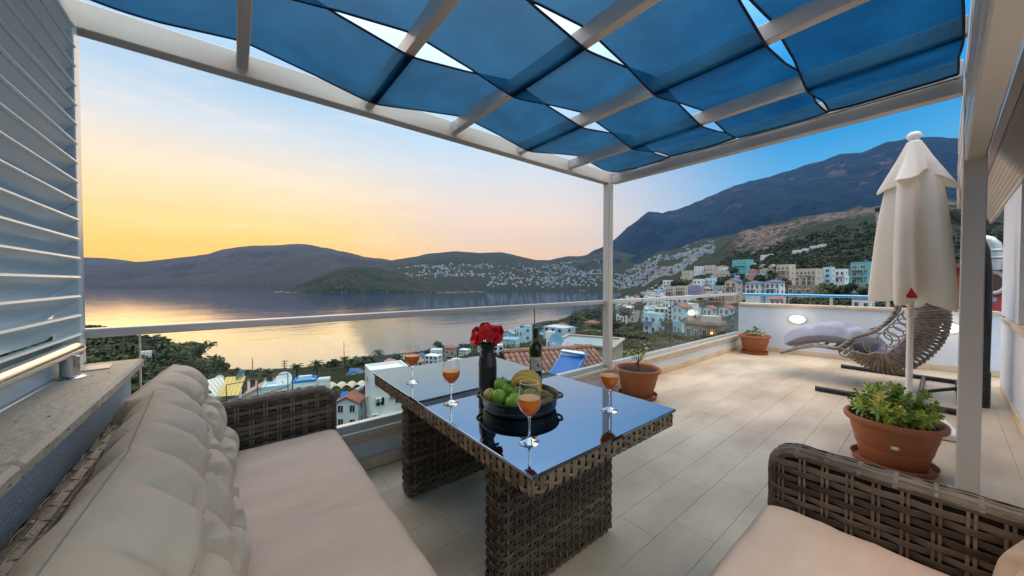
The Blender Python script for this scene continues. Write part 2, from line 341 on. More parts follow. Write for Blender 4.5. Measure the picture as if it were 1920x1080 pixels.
M_slope = land_mat('slope_ground', ((.012, .018, .007), (.030, .035, .014)), (.10, .08, .052), (.19, .145, .125), s=.025, soil_hi=.56, rock_lo=.585, bump=.9, bdist=3.0)
M_mount = land_mat('hazed_mountain_ground', ((.003, .012, .022), (.008, .023, .034)), (.018, .026, .028), (.12, .075, .085), s=.0035, soil_hi=.60, rock_lo=.575, bump=1.0, bdist=25)  # blue of the distant haze is also put into these ground colours
M_hill = land_mat('hill_ground', ((.030, .024, .020), (.052, .040, .030)), (.078, .056, .042), (.24, .17, .13), s=.006, soil_hi=.60, rock_lo=.58, bump=.7, bdist=10)

M_pen = land_mat('peninsula_ground', ((.014, .020, .012), (.034, .036, .020)), (.070, .055, .038), (.30, .23, .17), s=.012, soil_hi=.55, rock_lo=.58, bump=.8, bdist=5)
def polar(name, az, D, zf, m, rockf=None):
    A, DD = np.meshgrid(az, D, indexing='ij'); X, Y = bd(A, DD); Zv = zf(A, DD, X, Y)
    V = np.stack([X, Y, Zv], -1).reshape(-1, 3); a, b = len(az), len(D)
    i = np.arange((a-1)*b).reshape(a-1, b)[:, :-1].ravel(); F = np.stack([i, i+1, i+b+1, i+b], -1)
    at = {'rock': (rockf(A, DD, X, Y, Zv).ravel() if rockf else np.zeros(len(V)))}
    o = put(name, np_mesh(name, V, F, m, True, at)); o['kind'] = 'structure'; return o

def slope_z(A, DD, X, Y):
    az = A[:, 0]; D = DD[0]; Zv = np.stack([ter(a, D) for a in az])
    amp = np.clip((DD-120)/900, 0, 1)
    n = fbm(X/120, Y/120, 6)*26*amp + fbm(X/30, Y/30, 4)*5*amp
    rk = rock_zone(A, DD, X, Y, Zv); n = n + rk*(np.abs(fbm(X/70, Y/70, 6))*70-10)
    return Zv + np.where(Zv > SEA+4, n, 0)
def rock_zone(A, DD, X, Y, Zv):
    u = np.exp(-((DD*np.cos(np.radians(A))-930)/190)**2)*np.clip((A-28)/6, 0, 1)
    u2 = .5*np.exp(-((DD*np.cos(np.radians(A))-700)/120)**2)*np.clip((A-30)/5, 0, 1)*np.clip((41-A)/4, 0, 1)
    return np.clip(u+u2, 0, 1)
polar('hillside', np.arange(-75, 80.1, .25), np.exp(np.linspace(math.log(7), math.log(2450), 230)), slope_z, M_slope, rock_zone)

def ridge_fn(tab): return lambda a: np.interp(a, [p[0] for p in tab], [p[1] for p in tab])
def hill_fn(tab, dep0, D1, D2, base, amp, fs, power=1.0, const=False):
    rf = ridge_fn(tab)
    def z(A, DD, X, Y):
        D0 = dep0 if const else dep0/np.cos(np.radians(A)); r = rf(A)
        t = np.clip((DD-D0)/(D1-D0), -.2, 1); tp = np.sign(t)*np.abs(t)**power
        zz = base+(r-base)*np.where(t < 1, tp, 1)
        back = np.clip((DD-D1)/(D2-D1), 0, 1); zz = zz-(r-base)*.9*back**1.3
        env = np.clip(t*3, 0, 1)*np.clip((1-t)*2.5, 0, 1)
        zz = zz + env*(fbm(X/fs, Y/fs, 6)*amp - np.abs(fbm(X/fs*.8+9, Y/fs*.8, 5))*amp*.9)
        zz = zz + np.clip(t*3, 0, 1)*fbm(X/100, Y/100, 4)*amp*.11
        return zz
    return z
mount_z = hill_fn(MOUNTAIN, 1900, 4600, 6400, SEA-8, 300, 420, .95)
left_z = hill_fn(LEFT_HILL, 2700, 5200, 7000, SEA-1, 200, 380, .75)
far_z = hill_fn(FAR_HILL, 3600, 7200, 8200, SEA-1, 90, 500, .8)
pen_z = hill_fn(PENINSULA, 1590, 1950, 2300, SEA-1, 40, 90, .62)
cen_z = hill_fn(CENTRE_HILL, 1880, 3400, 4800, SEA-1, 90, 330, .8)
def mrock(A, DD, X, Y, Zv):
    return np.clip((Zv-250)/500, 0, .9)*np.clip(.2+2.5*np.abs(fbm(X/300, Y/300, 4)), 0, 1)
polar('mountain', np.arange(5, 75, .16), np.linspace(1750, 6400, 150), mount_z, M_mount, mrock)
polar('headland_hill', np.arange(-66, -8, .2), np.linspace(2500, 7000, 110), left_z, M_hill, lambda A, D, X, Y, Z_: np.clip(1-(Z_-SEA)/10, 0, 1)*.9)
polar('distant_hill', np.arange(-66, -43, .3), np.linspace(4300, 8200, 60), far_z, M_hill)
polar('peninsula', np.arange(-34.5, -4, .15), np.linspace(1560, 2300, 110), pen_z, M_pen, lambda A, D, X, Y, Z_: np.clip(1-(Z_-SEA)/5, 0, 1)*.95)
polar('town_hill', np.arange(-23, 25, .18), np.linspace(1800, 4800, 130), cen_z, M_pen, lambda A, D, X, Y, Z_: np.clip(1-(Z_-SEA)/5, 0, 1)*.9 + .4*np.exp(-((Z_-170)/14)**2)*np.clip((A+18)/4, 0, 1)*np.clip((-3-A)/3, 0, 1))

# sea: one sheet with wind ripples
m = bpy.data.materials.new('sea_water'); m.use_nodes = True; t = m.node_tree; L = t.links; b = t.nodes['Principled BSDF']
b.inputs['Base Color'].default_value = (.004, .030, .085, 1); b.inputs['Roughness'].default_value = .07; b.inputs['IOR'].default_value = 2.0
co = t.nodes.new('ShaderNodeTexCoord')
def _n(sc_, stretch, det):
    mp_ = t.nodes.new('ShaderNodeMapping'); mp_.inputs['Rotation'].default_value = (0, 0, R(VIEW+12)); mp_.inputs['Scale'].default_value = stretch
    L.new(co.outputs['Object'], mp_.inputs[0]); n = t.nodes.new('ShaderNodeTexNoise'); n.inputs['Scale'].default_value = sc_; n.inputs['Detail'].default_value = det
    L.new(mp_.outputs[0], n.inputs[0]); return n.outputs[0]
big = _n(.010, (.35, 1, 1), 5); mid = _n(.06, (.45, 1, 1), 5); sml = _n(.45, (.6, 1, 1), 4)
def _m(op, a, b_):
    n = t.nodes.new('ShaderNodeMath'); n.operation = op
    for i, v in ((0, a), (1, b_)):
        if isinstance(v, (int, float)): n.inputs[i].default_value = v
        else: L.new(v, n.inputs[i])
    return n.outputs[0]
hgt = _m('ADD', _m('MULTIPLY', big, 3.0), _m('ADD', _m('MULTIPLY', mid, 1.3), _m('MULTIPLY', sml, .28)))
bp = t.nodes.new('ShaderNodeBump'); bp.inputs['Strength'].default_value = .15; bp.inputs['Distance'].default_value = 1.0
L.new(hgt, bp.inputs['Height']); L.new(bp.outputs[0], b.inputs['Normal'])
sea = MB().add([(-8300, -8300, 0), (8300, -8300, 0), (8300, 8300, 0), (-8300, 8300, 0)], [(0, 1, 2, 3)]).build('sea', m, None, (0, 0, SEA)); sea['kind'] = 'structure'

# evening haze
hz = bpy.data.materials.new('haze_air'); hz.use_nodes = True; t = hz.node_tree
for n in list(t.nodes): t.nodes.remove(n)
pv = t.nodes.new('ShaderNodeVolumePrincipled'); pv.inputs['Density'].default_value = HAZE; pv.inputs['Color'].default_value = (.18, .46, 1.0, 1); pv.inputs['Anisotropy'].default_value = .45
t.links.new(pv.outputs[0], t.nodes.new('ShaderNodeOutputMaterial').inputs['Volume'])
hzo = MB().box((0, 0, 660), (17600, 17600, 1500)).build('haze', hz, smooth=False); hzo['kind'] = 'stuff'

# ================================================================== terrace structure
M_white = mat('white_plaster', (.61, .655, .73), (.67, .71, .78), rough=.75, scale=3, bump=.12, bscale=120)
M_bluewall = mat('cool_white_plaster', (.66, .69, .72), (.74, .76, .78), rough=.8, scale=2.5, bump=.25, bscale=90)
M_alu = mat('white_aluminium', (.62, .56, .50), (.68, .615, .555), rough=.34, scale=2, bump=.02, bscale=60, spec=.5)
M_alud = mat('pale_aluminium', (.60, .62, .63), rough=.30, metal=.35)
M_slat = mat('louver_metal', (.60, .74, .80), (.68, .80, .85), rough=.28, scale=1.5, metal=.08)
M_steel = mat('brushed_steel', (.62, .62, .62), rough=.18, metal=1.0)
M_stone = mat('travertine_cap', (.60, .46, .32), (.70, .56, .41), rough=.6, scale=6, bump=.35, bscale=45, stretch=(1, .6, 1), c3=(.65, .51, .365))
M_pit = mat('travertine_pit', (.12, .09, .07), rough=.9)
M_tile = mat('travertine_tile', (.43, .325, .225), (.64, .51, .375), rough=.42, scale=2.6, bump=.06, bscale=30, stretch=(.45, 1, 1), obrand=.022, c3=(.54, .425, .305), rough2=.6, detail=8)
_t = M_tile.node_tree; _g = _t.nodes.new('ShaderNodeNewGeometry')      # one continuous stone pattern across the planks
for _l in list(_t.links):
    if _l.from_node.type == 'TEX_COORD': _s = _l.to_socket; _t.links.remove(_l); _t.links.new(_g.outputs['Position'], _s)
M_grout = mat('grout', (.47, .37, .27), rough=.9)
M_glass = glass_mat('railing_glass', (.93, .975, .965), 1.45, 0, 1.0)
M_dark = mat('dark_gap', (.03, .03, .035), rough=.5)

# floor: base sheet plus single travertine planks
fl = MB().box((3.66, 1.0, -.09), (9.5, 3.1, .16)).box((.6, -2.06, -.083), (3.4, 3.0, .16), mi=1).build('floor', [M_grout, M_tile], smooth=False); fl['kind'] = 'structure'
bld = MB().box((3.7, -.45, -4.2), (8.9, 6.1, 8.05)).build('building_base', M_white, smooth=False); bld['kind'] = 'structure'
TW, TL, JT = .203, .61, .0014
tile_me = {}
ny = 15
for r_ in range(ny):
    y0 = -.53 + r_*TW
    off = [0, .33, .14, .47, .24][r_ % 5]
    x = -.95 + off - TL
    while x < 8.4:
        a, b_ = max(x, -.95), min(x+TL, 8.35)
        if b_-a > .05:
            L_ = round(b_-a, 3)
            if L_ not in tile_me: tile_me[L_] = MB().box((0, 0, -.006), (L_-JT, TW-JT, .012), bev=.0006).mesh('tile', M_tile, smooth=False)
            o = put('tile', tile_me[L_], fl, ((a+b_)/2, y0+TW/2, -.0005*rng.random()))
        x += TL
# low parapet under the glass, with stone skirting and cap
YR = 2.48
kerb = thing('parapet', 'low white parapet with travertine trim that carries the glass railing', 'parapet', (3.5, 2.56, 0))
kerb_w = MB().box((0, 0, .10), (8.9, .22, .20)).build('wall', M_white, kerb, smooth=False)
MB().box((0, -.005, .2225), (8.9, .25, .045), bev=.006).build('cap', M_stone, kerb)
sk_me = MB().box((0, -.121, .04), (.607, .016, .078), bev=.002).mesh('skirting', M_stone)
for i in range(14): put('skirting_board', sk_me, kerb, (-4.1+i*.61, 0, .002))
# glass railing
rail = thing('glass_railing', 'long frameless glass railing with flat white handrail facing the bay', 'railing', (0, YR, .245))
M_rail = mat('handrail_paint', (.62, .60, .58), rough=.32, metal=.25)
MB().box((3.45, .02, .795), (8.05, .055, .042), bev=.004).build('handrail', M_rail, rail)
MB().box((3.6, .0, .04), (7.9, .05, .085), bev=.004).build('channel', M_alud, rail)
MB().box((3.6, -.045, .018), (7.9, .03, .032), bev=.003).build('channel_lip', M_alu, rail)
for a, b_ in ((-.362, 2.262), (2.272, 4.925), (4.935, 7.55)):
    MB().box(((a+b_)/2, 0, .43), (b_-a, .012, .70)).build('glass_pane', M_glass, rail, smooth=False)
M_gedge = mat('glass_edge', (.05, .10, .09), rough=.15)
for x in (2.267, 4.93): MB().box((x, 0, .43), (.004, .011, .70)).build('joint_seal', M_gedge, rail, smooth=False)
MB().box((-.3655, 0, .43), (.005, .013, .70)).build('pane_edge', mat('pale_glass_edge', (.62, .60, .5), rough=.2), rail, smooth=False)

# left side wall, stone coping and steel handrail
lw = thing('side_wall', 'white side wall with thick travertine coping behind the left sofa', 'wall', (-.62, .6, 0))
MB().box((0, 0, .43), (.46, 3.66, .86)).build('wall', M_bluewall, lw, smooth=False)
def coping(L_, seed):
    g = random.Random(seed); mb = MB(); mb.box((0, 0, 0), (.545, L_-.003, .044), bev=.010)
    for k in range(int(44*L_)):
        x, y = g.uniform(-.25, .262), g.uniform(-L_/2+.03, L_/2-.03); s = g.uniform(.003, .012)
        if g.random() < .5:
            mb.add([(x-s*.28, y-s, .0224), (x+s*.28, y-s*.8, .0224), (x+s*.22, y+s, .0224), (x-s*.2, y+s*.7, .0224)], [(0, 1, 2, 3)], 1)
        else:
            z = g.uniform(-.011, .011); mb.add([(.2729, y-s, z-s*.14), (.2729, y+s, z-s*.2), (.2729, y+s*.8, z+s*.2), (.2729, y-s*.7, z+s*.15)], [(0, 1, 2, 3)], 1)
    return mb
for i, (a, b_) in enumerate(((-1.84, -.62), (-.62, .6), (.6, 1.86))):
    coping(b_-a, i).build('coping_slab', [M_stone, M_pit], lw, (0, (a+b_)/2, .883))
hr = thing('tube_handrail', 'shiny steel tube handrail on a short post above the left coping', 'handrail', (-.50, 2.12, .905))
pts = [(0, -3.1, .108), (0, -1.5, .108), (0, -.02, .108), (0, .06, .106), (-.005, .10, .10), (-.02, .135, .085), (-.045, .15, .07), (-.07, .155, .06)]
MB().tube(pts, .0245, 20).build('tube', M_steel, hr)
MB().lathe([(.033, 0), (.033, .004), (.029, .008), (.0265, .01), (.0265, .085), (.02, .088), (.014, .10)], 24).build('post', M_steel, hr)
MB().lathe([(.042, 0), (.042, .003), (.034, .0085), (.027, .009)], 28).build('flange', M_steel, hr)
MB().lathe([(.033, 0), (.033, .004), (.029, .008), (.0265, .01), (.0265, .085), (.02, .088), (.014, .10)], 24).build('post', M_steel, hr, (0, -1.5, 0))
cv = MB().box((0, 0, .002), (.085, .12, .004), bev=.001).build('cover_plate', M_alu, None, (-.47, 2.30, .906), .12); tag(cv, 'small flat metal cover plate lying on the coping behind the steel post', 'plate')

# louvered screen of pale metal blades
sc_ = thing('louver_screen', 'tall pale metal louver screen standing on the left wall', 'screen', (-.57, .6, .905))
MB().box((0, 1.81, .755), (.075, .05, 1.51), bev=.004).build('frame_post', M_slat, sc_)
MB().box((0.003, 1.86, .755), (.06, .045, 1.51), bev=.004).build('frame_post', M_alud, sc_)
MB().box((0, -1.81, .755), (.075, .05, 1.51), bev=.004).build('frame_post', M_slat, sc_)
MB().box((0, 0, .035), (.07, 3.56, .06), bev=.004).build('bottom_rail', M_slat, sc_)
MB().box((.022, 0, .0), (.05, 3.56, .012), bev=.002).build('sill_strip', M_alud, sc_)
# blade profile: slopes down towards the outside, with a small lip on the inner edge
prof = [(.042, .034), (.046, .026), (.040, .020), (.034, .022), (-.052, -.070), (-.056, -.074), (-.058, -.068), (.030, .036)]
mb = MB(); n_ = len(prof)
mb.add([(x, y, z) for y in (-1.78, 1.78) for x, z in prof], [(i, (i+1) % n_, n_+(i+1) % n_, n_+i)[::-1] for i in range(n_)] + [tuple(range(n_)), tuple(range(n_, 2*n_))[::-1]])
slat_me = mb.mesh('slat', M_slat)
for k in range(17): put('slat', slat_me, sc_, (0, 0, .115+k*.0835))

# pergola
pg = thing('pergola', 'white aluminium pergola with open rafters over the seating area', 'pergola', (1.4, 1.2, 0))
def pb(name, c, d, m=M_alu, bev=.004): return MB().box((c[0]-1.4, c[1]-1.2, c[2]), d, bev=bev).build(name, m, pg)
pb('post', (3.405, 2.462, 1.325), (.082, .082, 2.16))
pb('post', (3.41, -.098, 1.19), (.098, .088, 2.38))
pb('front_beam', (1.41, 2.475, 2.475), (4.09, .085, .125))
pb('side_beam', (3.455, 1.19, 2.4555), (.085, 2.48, .085))
pb('side_beam', (3.455, 1.19, 2.5575), (.085, 2.48, .105))
pb('side_beam', (-.62, 1.19, 2.475), (.085, 2.48, .125))
pb('bright_strip', (3.4265, 1.19, 2.5015), (.022, 2.48, .003), mat('bright_metal', (.8, .8, .8), rough=.2, metal=.9), bev=0)  # thin bright metal strip in the gap between the stacked side beams
for k in range(6):  # deep ribbed back beam
    pb('back_beam_rib' if k else 'back_beam', (2.42 if k else 2.42, -.0985+(.004 if k % 2 else 0), 2.04+k*.1055), (6.2, .075, .104), bev=.007)
pb('base_plate', (3.41, -.098, .004), (.15, .15, .008), M_alud, .001)
RX = (.05, .72, 1.37, 2.045, 2.72)
for x in RX: pb('rafter', (x, 1.19, 2.487), (.052, 2.48, .088))

# woven blue shade strips
def fabric(name, ribs=True):
    m = bpy.data.materials.new(name); m.use_nodes = True; t = m.node_tree; L = t.links
    for n in list(t.nodes): t.nodes.remove(n)
    co = t.nodes.new('ShaderNodeTexCoord'); wv = t.nodes.new('ShaderNodeTexWave'); wv.bands_direction = 'Y'
    wv.inputs['Scale'].default_value = 42; wv.inputs['Distortion'].default_value = .6; wv.inputs['Detail'].default_value = 2; wv.inputs['Detail Scale'].default_value = 6
    L.new(co.outputs['Object'], wv.inputs[0])
    wv2 = t.nodes.new('ShaderNodeTexWave'); wv2.bands_direction = 'X'; wv2.inputs['Scale'].default_value = 55; L.new(co.outputs['Object'], wv2.inputs[0])
    nz = t.nodes.new('ShaderNodeTexNoise'); nz.inputs['Scale'].default_value = 3.0; nz.inputs['Detail'].default_value = 6; L.new(co.outputs['Object'], nz.inputs[0])
    rp = t.nodes.new('ShaderNodeValToRGB'); e = rp.color_ramp.elements
    e[0].position = .3; e[0].color = (.003, .022, .060, 1); e[1].position = .7; e[1].color = (.007, .056, .130, 1); L.new(nz.outputs[0], rp.inputs[0])
    mr = t.nodes.new('ShaderNodeMapRange'); mr.inputs[3].default_value = .55; mr.inputs[4].default_value = 1.25
    ad = t.nodes.new('ShaderNodeMath'); ad.operation = 'MULTIPLY_ADD'; ad.inputs[1].default_value = .5; 
    hf = t.nodes.new('ShaderNodeMath'); hf.operation = 'MULTIPLY'; hf.inputs[1].default_value = .5; L.new(wv2.outputs[1], hf.inputs[0])
    L.new(wv.outputs[1], ad.inputs[0]); L.new(hf.outputs[0], ad.inputs[2]); L.new(ad.outputs[0], mr.inputs[0])
    mu = t.nodes.new('ShaderNodeMix'); mu.data_type = 'RGBA'; mu.blend_type = 'MULTIPLY'; mu.inputs[0].default_value = 1
    L.new(rp.outputs[0], mu.inputs[6]); L.new(mr.outputs[0], mu.inputs[7])
    df = t.nodes.new('ShaderNodeBsdfDiffuse'); tl = t.nodes.new('ShaderNodeBsdfTranslucent'); L.new(mu.outputs[2], df.inputs[0])
    sc2 = t.nodes.new('ShaderNodeMix'); sc2.data_type = 'RGBA'; sc2.blend_type = 'MULTIPLY'; sc2.inputs[0].default_value = 1; sc2.inputs[7].default_value = (1.3, 1.35, 1.25, 1); sc2.clamp_result = True
    L.new(mu.outputs[2], sc2.inputs[6]); L.new(sc2.outputs[2], tl.inputs[0])
    tr = t.nodes.new('ShaderNodeBsdfTransparent'); tr.inputs[0].default_value = (.26, .50, .68, 1)
    m1 = t.nodes.new('ShaderNodeMixShader'); m1.inputs[0].default_value = .62; L.new(df.outputs[0], m1.inputs[1]); L.new(tl.outputs[0], m1.inputs[2])
    m2 = t.nodes.new('ShaderNodeMixShader'); m2.inputs[0].default_value = .15; L.new(m1.outputs[0], m2.inputs[1]); L.new(tr.outputs[0], m2.inputs[2])
    o = t.nodes.new('ShaderNodeOutputMaterial'); L.new(m2.outputs[0], o.inputs[0]); return m
M_shade = fabric('blue_shade_net')
M_hem = mat('navy_hem', (.012, .022, .045), rough=.9)
edges = [(1.722, 2.325), (1.142, 1.714), (.556, 1.134), (-.03, .548)]
slab = ['nearest the sunset', 'second from the sunset side', 'third from the sunset side', 'next to the house beam']
for k, (y0, y1) in enumerate(edges):
    st = thing('shade_strip', 'blue woven shade strip threaded through the rafters, ' + slab[k], 'shade', (1.4, (y0+y1)/2, 2.487), group='blue shade strips of the pergola roof')
    nx, ny_ = 150, 14; hw = (y1-y0)/2; W = []
    def zz(x, v):
        p = (x-.05)/.669
        amp = .052
        s_ = math.cos(math.pi*p)*(1 if k % 2 == 0 else -1)
        s_ = (2/math.pi)*math.asin(.985*s_)/.885
        end = min(1, (3.40-x)/.35, (x+.60)/.35); end = max(end, 0)
        return amp*s_*end - .010*(1-v*v) + .004*math.sin(x*9+v*3+k)*(1-v*v) + (1-end)*.03
    def yy(x, v):
        p = (x-.05)/.669; s_ = math.cos(math.pi*p)*(1 if k % 2 == 0 else -1)
        return v*(hw-.008*(1-abs(s_))) + .008*math.sin(x*1.9+k*2)
    xs = np.linspace(-.575, 3.385, nx)
    P = [[(x-1.4, yy(x, v), zz(x, v)) for v in np.linspace(-1, 1, ny_)] for x in xs]
    MB().grid(P).build('net', M_shade, st, angle=180)
    for sgn in (-1, 1):
        P = [[(x-1.4, yy(x, sgn)+sgn*(.002+q), zz(x, sgn)-.0035*(1 if j < 2 else -1)) for j, q in enumerate((-.008, .0015, .0015, -.008))] for x in xs]
        MB().grid(P, cv=True).build('hem', M_hem, st, angle=180)
    for xe in (xs[0], xs[-1]):
        P = [[(xe-1.4+dx, yy(xe, v), zz(xe, v)+dz) for dx, dz in ((-.014, -.004), (.014, -.004), (.014, .004), (-.014, .004))] for v in np.linspace(-1, 1, 6)]
        MB().grid(P, cv=True).build('end_hem', M_hem, st, angle=180)
    for v in (-.75, .0, .75):
        MB().tube([(1.985, yy(3.385, v), .03), (2.012, yy(3.385, v), .045), (2.03, yy(3.385, v), .075)], .0055, 6).build('tie', M_white, st)

# end wall of the terrace, rail and bulkhead lamps
EW = thing('end_wall', 'white end wall of the terrace with beige coping behind the hanging chair', 'wall', (7.78, 1.1, 0), R(8.0))
MB().box((.09, -.1, .415), (.18, 3.0, .83)).build('wall', M_white, EW, smooth=False)
for i in range(4): MB().box((.085, -1.6+.375+i*.75, .8535), (.23, .747, .045), bev=.006).build('coping_slab', M_stone, EW)
for i in range(5): MB().box((-.0085, -1.6+.3+i*.6, .042), (.015, .597, .08), bev=.002).build('skirting_board', M_stone, EW)
er = thing('end_rail', 'bluish steel rail on short posts along the end wall', 'railing', (7.87, 1.1, .876), R(8.0))
M_brail = mat('blue_rail', (.16, .42, .66), rough=.2, metal=.85)
MB().tube([(0, -1.55, .16), (0, 1.36, .16)], .026, 14).build('tube', M_brail, er)
for y in (-1.2, -.55, .1, .72, 1.28): MB().box((0, y, .07), (.03, .04, .14), bev=.003).build('post', M_alud, er)
M_lampg = mat('lamp_glass', (.9, .9, .8), rough=.25, emit=(1.0, .93, .68, 1.7))
for y, lab in ((.52, 'lit oval white bulkhead lamp on the end wall above the chaise cushion'), (-1.15, 'lit oval white bulkhead lamp on the end wall hidden by the umbrella pole')):
    p = Vector((7.78, 1.1, .62)) + Vector((math.cos(R(8))*-.0-math.sin(R(8))*y, math.cos(R(8))*y, 0))
    lp = thing('wall_lamp', lab, 'lamp', p, R(8.0), 'bulkhead lamps on the end wall')
    ring = [( .125*math.cos(a), .075*math.sin(a)) for a in np.linspace(0, 2*math.pi, 29)[:-1]]
    mb = MB(); P = []
    for q, dx in ((1, -.001), (1, -.03), (.93, -.042), (.86, -.042)): P.append([(dx, c*q, s_*q) for c, s_ in ring])
    mb.grid(P, cv=True).build('rim', M_white, lp)
    mb = MB(); P = []
    for q, dx in ((.86, -.038), (.8, -.055), (.6, -.072), (.3, -.082), (.02, -.084)): P.append([(dx, c*q, s_*q) for c, s_ in ring])
    mb.grid(P, cv=True).build('globe', M_lampg, lp)
    ld = bpy.data.lights.new('lamp_light', 'POINT'); ld.energy = .8; ld.color = (1, .86, .58); ld.shadow_soft_size = .06
    lo = bpy.data.objects.new('lamp_light', ld); COL.objects.link(lo); lo.parent = lp; lo.location = (-.16, 0, 0)

# house front on the right: low wall, sill, window, pier, roller-shutter eave
HW = thing('house', 'white house front with window, stone sill and overhanging shutter eave at right', 'house', (3.0, -.43, 0))
def hb(name, c, d, m, bev=0.0): return MB().box((c[0]-3.0, c[1]+.43, c[2]), d, bev=bev).build(name, m, HW, smooth=bev > 0)
hb('wall', (4.65, -.56, .41), (5.2, .26, .82), M_white)
hb('pier', (6.48, -.555, 1.55), (1.54, .25, 1.34), M_white)
hb('pier', (2.4, -.555, 1.55), (.6, .25, 1.34), M_white)
hb('lintel', (4.65, -.57, 2.45), (5.2, .24, .46), M_white)
for i in range(6): hb('sill_slab', (2.6+i*.76, -.51, .85), (.757, .22, .05), M_stone, .005)
for i in range(8): hb('skirting_board', (2.4+i*.61, -.4225, .042), (.607, .013, .08), M_stone, .002)
M_wframe = mat('window_frame_grey', (.20, .21, .22), rough=.4)
M_wglass = mat('window_glass_dark', (.02, .025, .03), rough=.03, spec=.8)
for x0, x1 in ((2.7, 5.71),):
    wf = hb('window', ((x0+x1)/2, -.60, 1.55), (x1-x0, .03, 1.33), M_wglass)
    for q in (x0+.03, (x0+x1)/2, x1-.03): MB().box((q-3.0, -.15, 1.55), (.05, .05, 1.33), bev=.004).build('window_frame', M_wframe, HW)
    for z_ in (.905, 2.19): MB().box(((x0+x1)/2-3.0, -.151, z_), (x1-x0-.005, .046, .05), bev=.004).build('window_frame', M_wframe, HW)
MB().box((2.72, -.10, 1.52), (.03, .10, 1.25), bev=.004).build('open_sash', M_wframe, HW)
M_fascia = mat('fascia_metal', (.55, .57, .58), rough=.22, metal=.6)
hb('fascia', (5.75, -.255, 2.69), (7.1, .02, .37), M_fascia, .004)
hb('fascia_lip', (5.75, -.262, 2.50), (7.1, .05, .022), M_alu, .004)
mb = MB(); prof = []
for i in range(25):
    u = i/24; q = .5+.5*math.cos(u*8*2*math.pi); prof.append((-.285+.142*-u, 2.485-.255*u-.010*q))
mb.grid([[(x-3.0, y+.43, z_) for y, z_ in prof] for x in np.linspace(2.2, 9.3, 8)]).build('corrugated_soffit', M_alu, HW, angle=80)
hb('trim', (5.75, -.435, 2.212), (7.1, .035, .035), M_alu, .004)
hb('roof_slab', (5.75, -.75, 2.93), (7.1, .95, .12), M_white)

# ================================================================== furniture
def wick(name, c1, c2):
    return mat(name, c1, c2, rough=.42, scale=9, bump=.25, bscale=160, stretch=(1, 1, 3), obrand=.22, spec=.45, lo=.3, hi=.7)
M_wk = [wick('wicker_umber', (.075, .050, .033), (.150, .105, .070)), wick('wicker_taupe', (.125, .090, .062), (.215, .160, .112)), wick('wicker_dark', (.045, .031, .022), (.095, .068, .047))]
M_wkl = wick('wicker_tan', (.17, .115, .072), (.31, .215, .140))
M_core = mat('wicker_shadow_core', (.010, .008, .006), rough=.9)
SEC = [(-.5, -.1), (-.42, .42), (-.25, .30), (-.1, .48), (.1, .48), (.25, .30), (.42, .42), (.5, -.1)]
def ribbon(mb, P, B, Nn, w_, th):
    """reed of width w_ along B and thickness th along Nn, one (P, B, Nn) per sample"""
    rows = [[p + b_*(q*w_) + n*(h_*th) for q, h_ in SEC] for p, b_, n in zip(P, B, Nn)]
    return mb.grid(rows, cv=True, flip=True)
ZV = Vector((0, 0, 1))
def line_path(p0, U, Nn, L_):
    p0 = Vector(p0); U = Vector(U); Nn = Vector(Nn)
    return (lambda s: (p0+U*s, Nn)), L_
def loop_path(c, hx, hy, r):
    segs = []; c = Vector((c[0], c[1], 0)); q = math.pi*r/2
    lens = [2*(hx-r), q, 2*(hy-r), q, 2*(hx-r), q, 2*(hy-r), q]; S = sum(lens)
    def f(s):
        s %= S
        for i, l in enumerate(lens):
            if s <= l or i == 7: break
            s -= l
        if i % 2 == 0:
            st, d, n = {0: ((-hx+r, -hy), (1, 0), (0, -1)), 2: ((hx, -hy+r), (0, 1), (1, 0)), 4: ((hx-r, hy), (-1, 0), (0, 1)), 6: ((-hx, hy-r), (0, -1), (-1, 0))}[i]
            return c+Vector((st[0]+d[0]*s, st[1]+d[1]*s, 0)), Vector((*n, 0))
        ce, a0 = {1: ((hx-r, -hy+r), -90), 3: ((hx-r, hy-r), 0), 5: ((-hx+r, hy-r), 90), 7: ((-hx+r, -hy+r), 180)}[i]
        a = R(a0)+s/r; n = Vector((math.cos(a), math.sin(a), 0)); return c+Vector((ce[0], ce[1], 0))+n*r, n
    return f, S
